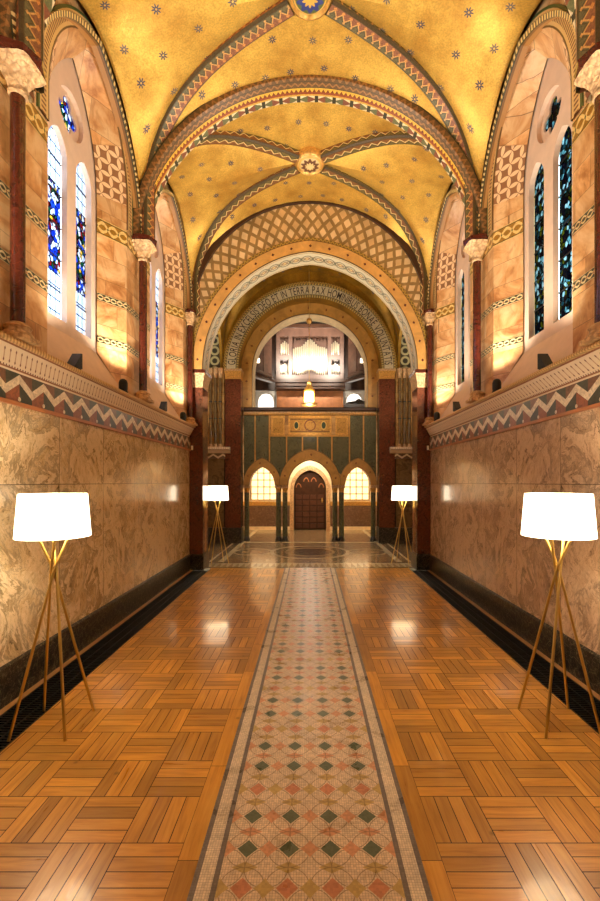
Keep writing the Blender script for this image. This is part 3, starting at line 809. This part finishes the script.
# ------------------------------------------------------------------ chancel
YA, YB = 8.4, 11.5; yc = (YA+YB)/2
o, G = vault(yc, (YB-YA)/2, 2.34, 4.69, 2.62, 2.55, 1.5, M['goldplain'])
P = [(-2.34*math.cos(PI*k/60), YB-.07, 4.69+2.58*math.sin(PI*k/60)) for k in range(61)]
P = [(-2.2*math.cos(PI*k/60), 7.96, 4.72+2.16*math.sin(PI*k/60)) for k in range(61)]
struct('trim_16', MB().sweep(P, (0, 1, 0), [(-.03, -.08, 0.), (-.03, .03, .5), (.04, .03, 1.)]), M['darkwood'], 30)
for s, nm in ((-1, 'left'), (1, 'right')):
    struct('wall_'+nm, MB().box(s*3.0, s*3.4, 8.4, 11.5, 0, 7.6), M['ashlar_dim'])
    A = arch((YB-YA)/2-.02, 4.69, 1.5, 32, yc)      # wall above the side arch
    L = [(YA, 4.69)]+A+[(YB, 4.69), (YB, 7.5), (YA, 7.5)]
    struct('wall_'+nm, MB().plate([L], lambda a, b_, d, s=s: (s*d, a, b_), 2.345, 2.42), M['goldplain'])
    # recess wall facing the viewer
    struct('wall_front', MB().box(s*2.31, s*3.4, 11.5, 11.9, 4.69, 7.6), M['circles'])
    struct('wall_front', MB().box(s*2.31, s*3.4, 11.5, 11.9, 2.58, 4.69), M['ashlar_dim'])
    struct('wall_front', MB().box(s*2.31, s*3.4, 11.5, 11.9, 0, 2.28), M['brownmarble'])
    struct('trim_17', MB().box(s*2.28, s*3.0, 11.47, 11.6, 2.28, 2.42), M['frieze_x'])
    struct('trim_18', MB().prism([(11.47, 2.42), (11.33, 2.52), (11.33, 2.58), (11.55, 2.58), (11.55, 2.42)], s*2.14, s*3.0, lambda a, b_, d: (d, a, b_)), M['cornice'])
    struct('baseboard_front', MB().box(s*2.28, s*3.0, 11.46, 11.5, 0, .42), M['black'])
    # bundle of slim shafts
    first = None
    for k, X in enumerate((2.40, 2.53, 2.66)):
        lab = ['slim pale marble shaft in the %s recess, nearest the gallery', 'middle slim marble shaft of the three in the %s recess', 'slim marble shaft of the %s recess farthest from the gallery'][k] % nm
        if first is None:
            t = first = thing('slim_shaft', lab, 'column', (s*X, 11.42, 2.58), 0, 'slim shafts of the side recesses')
            MB().lathe([(.055, 0), (.055, .04), (.035, .09)], 14).build('base', M['carved'], t, 40)
            MB().lathe([(.036, .09), (.036, 1.85)], 14).build('shaft', M['brownmarble'], t, 40)
            for zr in (.75, 1.2): MB().lathe([(.037, 0), (.045, 0), (.045, .03), (.037, .03)], 14, (0, 0, zr)).build('ring', M['iron'], t, 40)
            MB().lathe([(.036, 1.85), (.05, 1.95), (.065, 2.0), (.065, 2.11)], 14).build('capital', M['carved'], t, 40)
        else: dup(first, (s*X, 11.42, 2.58), lab)
    # the big red piers
    t = thing('stone_pier', 'tall dark red marble pier flanking the %s side of the gallery' % nm, 'pier', (s*2.07, 11.67, 0), 0, 'red marble piers of the gallery')
    MB().box(-.21, .21, -.2, .2, .42, 4.42).build('shaft', M['red'], t)
    MB().box(-.225, .225, -.22, .22, 0, .42).build('base', M['black'], t)
    capital(t, -.21, .21, -.2, .2, 4.42, 4.69, .02, M['gilt'], M['carved'])
# arch face with the inscription
L = [(-2.9, 4.69)]+arch(1.93, 4.69, 1.93, 48)+[(2.9, 4.69), (2.9, 7.6), (-2.9, 7.6)]
struct('wall_front', MB().plate([[(p[0]*.8 if abs(p[0]) > 2 else p[0], p[1]) for p in L]], TF, 11.5, 11.88), M['goldplain'])
band('trim_19', 1.93, 1.93, 2.28, 2.28, 11.46, 11.5, M['textbg'], 4.69)
band('trim_20', 2.28, 2.28, 2.33, 2.34, 11.44, 11.5, M['chevron'], 4.69)
# inscription
def letters(text, R, cz, y, h, a0, a1):
    gl = []
    for ch in text:
        if ch == ' ': gl.append((None, .32)); continue
        cu = bpy.data.curves.new('glyph', 'FONT'); cu.body = ch; cu.size = 1; cu.offset = .004; cu.extrude = .0
        ob = bpy.data.objects.new('glyph', cu); COL.objects.link(ob)
        bpy.context.view_layer.update()
        me = bpy.data.meshes.new_from_object(ob.evaluated_get(bpy.context.evaluated_depsgraph_get()))
        xs = [v.co.x for v in me.vertices]; gl.append((([tuple(v.co) for v in me.vertices], [tuple(p.vertices) for p in me.polygons], min(xs), max(xs)), max(xs)-min(xs)+.13))
        bpy.data.objects.remove(ob); bpy.data.curves.remove(cu); bpy.data.meshes.remove(me)
    tot = sum(g[1] for g in gl); arc = (a0-a1)*R; kx = arc/tot; kz = h/.73; mb = MB(); p = 0
    for g, wd in gl:
        if g:
            vs, fs, x0, x1 = g; pts = []
            for q in vs:
                a = a0-(p+.065+(q[0]-x0))*kx/R; r = R+q[1]*kz; pts.append((r*math.cos(a), y, cz+r*math.sin(a)))
            n = len(pts); pts += [(a_, b_+.012, c_) for a_, b_, c_ in pts]
            mb.add(pts, fs+[tuple(n+i for i in reversed(f)) for f in fs])
        p += wd
    return mb
o = letters('GLORIA IN EXCELSIS DEO ET IN TERRA PAX HOMINIBUS BONAE VOLUNTATIS', 2.01, 4.69, 11.452, .215, PI-.045, .045).build('inscription', M['letter'])
tag(o, 'dark capital letters of the inscription curving around the arch over the gallery', 'lettering')

# ------------------------------------------------------------------ gallery front (y = 11.9)
L = [(-1.86, 3.66), (-1.86, 1.57), (-1.685, 1.57)]+arch(.35, 1.57, .50, 16, -1.335)+arch(.61, 1.57, .69, 24)+arch(.35, 1.57, .50, 16, 1.335)+[(1.685, 1.57), (1.86, 1.57), (1.86, 3.66)]
LL = []
for p in L:
    if not LL or math.dist(p, LL[-1]) > 1e-6: LL.append(p)
struct('wall_gallery', MB().plate([LL], TF, 11.9, 12.2), M['ashlar_dim'])
for c, h0, r0, h1, r1 in ((-1.335, .35, .5, .53, .75), (0, .61, .69, .86, 1.0), (1.335, .35, .5, .53, .75)):
    mb = MB(); ring(mb, arch(h0, 1.57, r0, 24, c), arch(h1, 1.57, r1, 24, c), TF, 11.865 if c else 11.85, 11.9); struct('trim_21', mb, M['dotted2'], 30)
def ext(x):
    z = 1.6
    for c, h, r in ((-1.335, .53, .75), (0, .86, 1.0), (1.335, .53, .75)):
        if abs(x-c) < h: 
            pts = arch(h, 1.57, r, 24, c)
            for (a, za), (b_, zb) in zip(pts, pts[1:]):
                if a <= x <= b_: z = max(z, za+(zb-za)*(x-a)/max(b_-a, 1e-6)); break
    return z+.01
cuts = [(-1.86, -1.53, 3.52), (-1.53, -1.13, 3.52), (-1.13, -.65, 2.93), (-.65, -.21, 2.93), (-.21, .21, 2.93), (.21, .61, 2.93), (.61, 1.10, 2.93), (1.10, 1.49, 3.52), (1.49, 1.86, 3.52)]
for a, b_, zt in cuts:
    a += .022; b_ -= .022
    bot = [(a+(b_-a)*k/8, ext(a+(b_-a)*k/8)) for k in range(9)]
    struct('trim_22', MB().plate([[(a, zt-.02)]+bot+[(b_, zt-.02)]], TF, 11.885, 11.905), M['green'])
# light fillets
mb = MB()
for x in (-1.53, -1.13, -.65, -.21, .21, .61, 1.10, 1.49): mb.box(x-.012, x+.012, 11.875, 11.9, ext(x), 2.93 if abs(x) < 1.1 else 3.52)
mb.box(-1.13, 1.10, 11.875, 11.9, 2.915, 2.945); struct('trim_23', mb, M['gilt'])
def panel_mat(name, jewel):
    m = Mat(name); x, y, z = m.xyz(); n = m.noise(m.vec(x, y, z), 16, 4, .6, 1.5)
    c = m.ramp(n, [(.35, C(120, 84, 30)), (.5, C(196, 146, 60)), (.62, C(150, 100, 44)), (.75, C(214, 176, 96))])
    if jewel:
        r = m.math('SQRT', ((x.abs()-.38)*1.3).pow(2.)+((z)*.8).pow(2.)); c = m.mix(r < .10, c, C(206, 170, 90)); c = m.mix(r < .075, c, C(44, 60, 36))
        r = m.math('SQRT', x*x+z*z); c = m.mix((r < .16)*(r > .13), c, C(110, 60, 30))
        c = m.mix(((z.abs()-.17).abs() < .012), c, C(96, 60, 26))
    return m.fin(c, .4, .3)
PM = panel_mat('gold_relief_mosaic', False); PJ = panel_mat('jewelled_gold_mosaic', True)
for (x0, x1), m_, lab in (((-1.08, -.70), PM, 'small gold mosaic panel left of the jewelled panel on the gallery front'), ((-.60, .60), PJ, 'wide gold mosaic panel with two green jewels on the gallery front'), ((.70, 1.06), PM, 'small gold mosaic panel right of the jewelled panel on the gallery front')):
    cx = (x0+x1)/2; t = thing('gold_mosaic', lab, 'mosaic', (cx, 11.88, 3.225)); h = (x1-x0)/2
    MB().box(-h+.05, h-.05, -.005, .01, -.21, .21).build('field', m_, t)
    MB().plate([[(-h, -.27), (h, -.27), (h, .27), (-h, .27)], [(-h+.05, -.21), (-h+.05, .21), (h-.05, .21), (h-.05, -.21)]], TF, -.02, .01).build('frame', M['gilt'], t)
# parapet rail
t = thing('parapet_rail', 'dark brown moulded parapet rail with gilt dentils along the gallery top', 'railing', (0, 11.9, 3.52))
MB().prism([(-.10, .07), (-.16, .11), (-.16, .16), (-.12, .19), (.15, .19), (.15, .07)], -1.83, 1.83, lambda a, b_, d: (d, a, b_)).build('rail', M['darkwood'], t)
MB().box(-1.83, 1.83, -.09, .02, .0, .07).build('moulding', M['gilt'], t)
comb = [(1.82, .07), (-1.82, .07)]
for k in range(61): comb += [(-1.82+k*.06, .02), (-1.79+k*.06, .02), (-1.79+k*.06, .05), (-1.76+k*.06, .05)]
d = MB().plate([comb[:-1]], TF, -.12, -.08)
dd = d.build('dentil_course', M['carved'], t)
# screen columns
sc = None
cols = [(-1.775, 'far left column of the gallery screen, against the red pier'), (-.885, 'outer column of the pair left of the doorway'), (-.70, 'inner column of the pair left of the doorway'), (.70, 'inner column of the pair right of the doorway'), (.885, 'outer column of the pair right of the doorway'), (1.775, 'far right column of the gallery screen, against the red pier')]
for X, lab in cols:
    lab = 'dark marble ' + lab
    if sc is None:
        t = sc = thing('screen_column', lab, 'column', (X, 12.0, 0), 0, 'dark columns of the gallery screen')
        MB().lathe([(.095, 0), (.095, .05), (.075, .08), (.085, .10), (.066, .13)], 20).build('base', M['black'], t, 40)
        MB().lathe([(.072, .13), (.068, 1.36)], 20).build('shaft', M['green'], t, 40)
        MB().lathe([(.068, 1.36), (.08, 1.37), (.068, 1.385), (.075, 1.43), (.088, 1.48)], 20).build('capital', M['gilt'], t, 40)
        MB().box(-.088, .088, -.1, .12, 1.48, 1.57).build('abacus', M['carved'], t)
    else: dup(sc, (X, 12.0, 0), lab)
# second order: upper opening in front of the organ
L = [(-1.93, 3.55), (-1.58, 3.55)]+arch(1.58, 4.72, 1.58, 48)+[(1.58, 3.55), (1.93, 3.55), (2.1, 3.55), (2.1, 7.4), (-2.1, 7.4), (-2.1, 3.55)]
struct('wall_gallery', MB().plate([L], TF, 11.9, 12.35), M['cream'])
A = arch(1.60, 4.72, 1.60, 48); B = arch(1.93, 4.72, 1.93, 48)
A = [(-1.60, 3.7)]+A+[(1.60, 3.7)]; B = [(-1.87, 3.7), ]+[(max(-1.95, min(1.95, x)), z) for x, z in B]+[(1.87, 3.7)]
mb = MB(); ring(mb, A, B, TF, 11.86, 11.9); struct('trim_24', mb, M['dotted2'], 30)

# ------------------------------------------------------------------ gallery room with the organ
struct('floor', MB().box(-3.2, 3.2, 12.2, 16.6, 3.35, 3.5), M['darkwood'])
struct('ceiling', MB().box(-3.4, 3.4, 12.3, 16.8, 7.3, 7.5), M['dark'])
for s, nm in ((-1, 'left'), (1, 'right')):
    struct('wall_'+nm, MB().box(s*2.5, s*2.8, 12.35, 16.6, 3.5, 5.1), M['white'])
    struct('wall_'+nm, MB().box(s*2.5, s*2.8, 12.35, 16.6, 5.1, 7.4), M['darkwood'])
    struct('wall_'+nm, MB().box(s*2.1, s*3.4, 11.9, 12.35, 0, 7.6), M['ashlar_dim'])
    # angled oak panelling beside the organ
    a = Vector((s*1.95, 14.0, 0)); b_ = Vector((s*1.33, 14.86, 0)); dr = (b_-a).normalized(); nr = Vector((-dr.y, dr.x, 0))
    if nr.y > 0: nr = -nr
    t = thing('wood_panelling', 'tall angled oak panelling beside the organ on the %s' % nm, 'panelling', (a.x, a.y, 5.1))
    TP = lambda u, z, d: tuple(dr*u+nr*d+Vector((0, 0, z)))
    ln = (b_-a).length
    MB().plate([[(0, 0), (ln, 0), (ln, 2.12), (0, 2.12)]], TP, 0, -.05).build('board', M['wood'], t)
    for k in range(2):
        for j in range(2):
            u0 = .08+k*(ln/2); MB().plate([[(u0, .3+j*.95), (u0+ln/2-.14, .3+j*.95), (u0+ln/2-.14, 1.15+j*.95), (u0, 1.15+j*.95)]], TP, .025, 0).build('panel', M['wood'], t)
    MB().plate([[(0, 0), (ln, 0), (ln, .08), (0, .08)]], TP, .12, 0).plate([[(0, .14), (ln, .14), (ln, .2), (0, .2)]], TP, .07, 0).build('moulding', M['darkwood'], t)
    t = thing('wall_sconce', 'small white box lamp on the %s panelling beside the organ' % nm, 'wall lamp', (s*1.74, 14.0, 5.62+.0))
    MB().box(-.09, .09, -.09, .02, -.06, .06).build('shade', M['shade'], t); MB().box(-.03, .03, .02, .1, -.03, .03).build('bracket', M['iron'], t)
struct('wall_front', MB().box(-2.5, 2.5, 16.1, 16.2, 5.12, 7.3), M['darkwood'])
WBK = [(-2.6, 3.5), (2.6, 3.5), (2.6, 7.4), (-2.6, 7.4)]
def wl(c): return [(c-.34, 4.0)]+arch(.34, 4.72, .34, 14, c)+[(c+.34, 4.0)]
struct('wall_front', MB().plate([WBK, wl(-1.68)[::-1], wl(1.68)[::-1]], TF, 16.2, 16.5), M['white'])
for c in (-1.68, 1.68):
    wn += 1; W = struct('window_%d' % wn, MB().plate([wl(c), [(c-.30, 4.04), (c-.30, 4.7), (c-.26, 4.86), (c-.15, 4.98), (c, 5.02), (c+.15, 4.98), (c+.26, 4.86), (c+.30, 4.7), (c+.30, 4.04)]], TF, 16.25, 16.3), M['white'])
    MB().plate([wl(c)], TF, 16.32, 16.33).build('pane', M['whiteglass'], W)
organ = thing('pipe_organ', 'oak pipe organ with silvery pipes standing above the gallery', 'organ', (0, 15.05, 3.5))
f = MB(); X = 1.19
TO = lambda a, b_, d: (a, d, b_)
MB().plate([[(-X, 1.72), (X, 1.72), (X, 3.62), (-X, 3.62)], [(-.62, 1.9), (-.62, 3.25), (.62, 3.25), (.62, 1.9)][::1], [(-1.05, 1.9), (-1.05, 2.45), (-.74, 2.45), (-.74, 1.9)], [(-1.05, 2.6), (-1.05, 3.25), (-.74, 3.25), (-.74, 2.6)],
           [(.74, 1.9), (.74, 2.45), (1.05, 2.45), (1.05, 1.9)], [(.74, 2.6), (.74, 3.25), (1.05, 3.25), (1.05, 2.6)]], TO, -.10, 0).box(-X, X, .25, .8, 1.6, 3.6).build('case', M['wood'], organ)
MB().box(-X-.05, X+.05, -.22, .3, 1.62, 1.74).box(-X-.02, X+.02, -.16, .3, 1.5, 1.62).box(-X-.04, X+.04, -.2, .3, 1.40, 1.46).build('impost', M['darkwood'], organ)
MB().box(-X-.04, X+.04, -.18, .2, 3.55, 3.66).build('cornice', M['darkwood'], organ)
MB().box(-X, X, .2, .3, 0, 1.45).build('lower_case', M['wood2'], organ)
for k in range(6): MB().box(-X+.05+k*.39, -X+.36+k*.39, .18, .2, .15, 1.3).build('panel', M['wood2'], organ)
def pipe(x, zb, zt, r): 
    MB().lathe([(.004, zb), (r, zb+.16), (r, zt), (r*.8, zt), (0, zt-.01)], 12, (x, .09, 0)).build('pipe', M['pipe'], organ, 40)
n = 17
for k in range(n):
    x = -.58+1.16*k/(n-1); q = abs(x)/.58; pipe(x, 1.98+.10*math.cos(q*PI*1.5), 3.16-.35*q**1.4+.06*math.cos(q*PI*2), .030)
for s in (-1, 1):
    for z0, z1 in ((1.92, 2.36), (2.62, 3.14)):
        for k in range(5):
            q = abs(k-2)/2; pipe(s*.895-.124+.062*k, z0+.05*(1-q), z1-.10*q, .026)
# carved fretwork over the pipes
tr = MB()
for xa, xb, z in ((-.62, .62, 3.25), (-1.05, -.74, 3.25), (.74, 1.05, 3.25), (-1.05, -.74, 2.45), (.74, 1.05, 2.45)):
    m_ = max(2, int((xb-xa)/.10))
    for k in range(m_):
        a = xa+(xb-xa)*(k+.5)/m_; w2 = (xb-xa)/m_/2; h = .10+.05*(k % 2); tr = MB()
        A = arch(w2*.98, z-h, h*.8, 8, a); tr.plate([[(a-w2, z)]+A+[(a+w2, z)]], TO, -.08, -.05).build('fretwork', M['darkwood'], organ)
t = thing('console_desk', 'low black curved desk top behind the right end of the parapet', 'desk', (1.42, 12.6, 3.5))
MB().box(-.42, .42, -.2, .2, .0, .42).build('cabinet', M['darkwood'], t); MB().prism([(-.42, .42), (-.3, .48), (-.12, .5), (0, .58), (.12, .5), (.3, .48), (.42, .42)], -.2, .2).build('lid', M['dark'], t)

# ------------------------------------------------------------------ room under the gallery
struct('ceiling', MB().box(-3.2, 3.2, 12.2, 15, 3.2, 3.35), M['cream'])
for s in (-1, 1): struct('wall_'+('left' if s < 0 else 'right'), MB().box(s*2.6, s*2.9, 12.35, 14.9, 0, 3.3), M['cream'])
dl = [(-.56, 0)]+arch(.56, 1.40, .66, 20)+[(.56, 0)]
BW = [(-2.7, 0)]+dl+[(2.7, 0), (2.7, 3.3), (-2.7, 3.3)]
def wh(c): return [(c-.47, 1.0)]+arch(.47, 1.75, .6, 16, c)+[(c+.47, 1.0)]
struct('wall_front', MB().box(-1.0, 1.0, 15.05, 15.1, -.2, 3.3), M['dark'])  # unseen dark backing added behind the door to block daylight leaking round it
struct('wall_front', MB().plate([BW, wh(-1.6)[::-1], wh(1.6)[::-1]], TF, 14.7, 15.0), M['cream'])
mb = MB(); ring(mb, [(-.56, 0)]+arch(.56, 1.40, .66, 20)+[(.56, 0)], [(-.68, 0)]+arch(.68, 1.40, .82, 20)+[(.68, 0)], TF, 14.65, 14.7); struct('trim_25', mb, M['carved'], 30)
for s in (-1, 1):
    c = 1.6*s; wn += 1
    W = struct('window_%d' % wn, MB().plate([wh(c), [(c-.42, 1.05), (c-.42, 1.74), (c-.25, 2.1), (c, 2.28), (c+.25, 2.1), (c+.42, 1.74), (c+.42, 1.05)]], TF, 14.74, 14.80), M['carved'])
    MB().plate([wh(c)], TF, 14.82, 14.83).build('pane', M['litglass'], W)
    lb = MB()
    for k in range(1, 4): lb.box(c-.42+.21*k-.014, c-.42+.21*k+.014, 14.80, 14.82, 1.0, 2.2)
    for k in range(1, 5): lb.box(c-.44, c+.44, 14.80, 14.82, 1.0+.24*k-.014, 1.0+.24*k+.014)
    lb.build('glazing_bars', M['carved'], W)
    struct('trim_26', MB().box(s*.7, s*2.6, 14.66, 14.7, .84, .98), M['frieze_x2'] if 'frieze_x2' in M else M['gilt'])
    struct('trim_27', MB().box(s*.7, s*2.6, 14.67, 14.7, .12, .84), veined('mottled_wall_marble_%d' % s, (104, 74, 56), (60, 70, 50), (140, 110, 84), 9, .3, .5))
    struct('baseboard_front', MB().box(s*.7, s*2.6, 14.64, 14.7, 0, .12), M['cream'])
# door
D_ = struct('door_1', MB().plate([[(-.55, .02)]+arch(.55, 1.40, .65, 20)+[(.55, .02)]], TF, 14.82, 14.9), M['darkwood'])
pn = 0
for i in range(4):
    for j in range(6):
        x = -.50+.255*i; z = .06+.20*j
        MB().box(x, x+.21, 14.795, 14.82, z, z+.15).build('door_panel', M['doorwood'], D_)
gt = MB()
for i in range(4):
    a = -.395+.262*i; hh = .22 if i in (0, 3) else .42
    ring(gt, [(p[0], p[1]) for p in arch(.07, 1.44+hh-.2, .12, 10, a)], arch(.10, 1.44+hh-.2, .16, 10, a), TF, 14.79, 14.82)
gt.build('door_tracery', M['wood2'], D_)
MB().lathe([(.0, -.03), (.03, -.02), (.035, 0), (.03, .02), (0, .03)], 14, (.42, 14.77, 1.02)).box(.40, .44, 14.79, 14.82, .94, 1.10).build('door_handle', M['brass'], D_, 40)

# ------------------------------------------------------------------ floor lamps
def floor_lamp(label):
    t = thing('floor_lamp', label, 'floor lamp', (0, 0, 0), 0, 'tripod floor lamps with white drum shades')
    zc = 1.06
    for k in range(4):
        a = PI/4+k*PI/2; tw = .5; fx, fy = .255*math.cos(a), .255*math.sin(a)
        ox, oy = .016*math.cos(a+PI/2), .016*math.sin(a+PI/2)
        tx, ty = -.085*math.cos(a), -.085*math.sin(a)
        MB().tube([(fx, fy, .0), (ox, oy, zc), (tx+ox, ty+oy, 1.27)], .0095, 10).build('leg', M['brass'], t, 40)
    MB().lathe([(.0, -.02), (.018, -.02), (.018, .02), (0, .02)], 14, (0, 0, zc)).build('collar', M['brass'], t, 40)
    r0, r1, z0, z1 = .228, .206, 1.28, 1.57
    MB().lathe([(r0, z0), (r1, z1), (r1-.004, z1), (r0-.004, z0), (r0, z0)], 48).build('shade', M['shade'], t, 40)
    sp_ = MB().tube([(-r1+.006, 0, 1.5), (r1-.006, 0, 1.5)], .003, 6).tube([(0, -r1+.006, 1.5), (0, r1-.006, 1.5)], .003, 6).tube([(0, 0, 1.27), (0, 0, 1.5)], .008, 8)
    sp_.build('shade_carrier', M['brass'], t)
    bpy_l = lamp('POINT', (0, 0, 1.42), 38, (1, .86, .64), .05, t, name='lamp_light')
    MB().lathe([(.0, -.05), (.02, -.04), (.032, 0), (.02, .035), (0, .045)], 12, (0, 0, 1.40)).build('bulb', M['bulb'], t, 60)
    return t
t = floor_lamp('white-shaded brass floor lamp in the left foreground beside the marble wall'); t.location = (-1.74, 2.90, 0)
dup(t, (1.70, 2.93, 0), 'white-shaded brass floor lamp in the right foreground beside the marble wall', 0)
dup(t, (-1.89, 8.72, 0), 'small-looking lit floor lamp behind the left red pier', .5)
dup(t, (1.89, 8.72, 0), 'small-looking lit floor lamp behind the right red pier', -.5)

# ------------------------------------------------------------------ ledge uplights
def uplight(label, tall):
    t = thing('uplight', label, 'spotlight', (0, 0, 0), PI/2, 'black uplights on the wall ledge')
    if tall:
        MB().lathe([(.0, .02), (.05, .02), (.056, .05), (.056, .13), (.045, .165), (.02, .182), (0, .186)], 20).build('housing', M['iron'], t, 40)
        MB().lathe([(0, 0), (.06, 0), (.06, .02), (0, .02)], 16).build('foot', M['iron'], t)
    else:
        MB().prism([(-.09, .02), (.05, .02), (.05, .18), (.035, .18)], -.05, .05).build('housing', M['iron'], t)
        MB().box(-.05, .04, -.04, .04, 0, .02).build('foot', M['iron'], t)
    lamp('SPOT', (0, 0, .21), P_UP, WARM, .04, t, None, 'uplight_beam', 150, .8)
    return t
up0 = None
PL = {(-1, 4.0): 'black uplight on the ledge beneath the nearest %s window', (-1, 5.03): 'black uplight on the ledge just before the middle column, %s wall',
      (-1, 6.4): 'black uplight on the ledge beneath the farther %s window', (-1, 7.4): 'black uplight at the far end of the %s ledge'}
for s, nm in ((-1, 'left'), (1, 'right')):
    for (q, y), lab in PL.items():
        t = uplight(lab % nm, y in (5.03, 7.4))
        t.location = (s*2.20, y, 2.70); t.scale = (.9, .9, .9)
        for ch in t.children:
            if ch.type == 'LIGHT': ch.rotation_euler = Vector((0, s*.45, 1)).to_track_quat('-Z', 'Y').to_euler()
    for y in (1.6, 2.6, -.2): lamp('SPOT', (s*2.18, y, 2.89), P_UP, WARM, .04, None, (s*1.6, y, 4.0), 'uplight_beam', 150, .8)

# ------------------------------------------------------------------ hanging lantern
t = thing('hanging_lantern', 'glowing gilt lantern hanging on a long chain before the gallery', 'lantern', (-.02, 10.0, 3.40))
MB().tube([(0, 0, .6), (0, 0, 3.85)], .007, 6).build('chain', M['brass'], t)
MB().lathe([(0, -.07), (.05, -.05), (.07, 0), (.05, .05), (0, .07)], 20, (0, 0, 2.02)).build('ball', M['gilt'], t, 60)
MB().lathe([(.02, .62), (.05, .58), (.06, .52), (.13, .40), (.14, .38), (.125, .375)], 8).build('canopy', M['gilt'], t)
MB().lathe([(.10, .10), (.115, .16), (.105, .36), (0, .37)], 16).build('glass', M['lantern'], t, 60)
for k in range(8):
    a = 2*PI*k/8; MB().tube([(.125*math.cos(a), .125*math.sin(a), .08), (.125*math.cos(a), .125*math.sin(a), .39)], .006, 6).build('bar', M['gilt'], t)
MB().lathe([(0, .02), (.08, .03), (.185, .05), (.19, .08), (.17, .09), (.12, .075), (0, .07)], 24).build('tray', M['gilt'], t, 40)
lamp('POINT', (-.02, 10.0, 3.3), 12, WARM, .1, None, None, 'lantern_light')
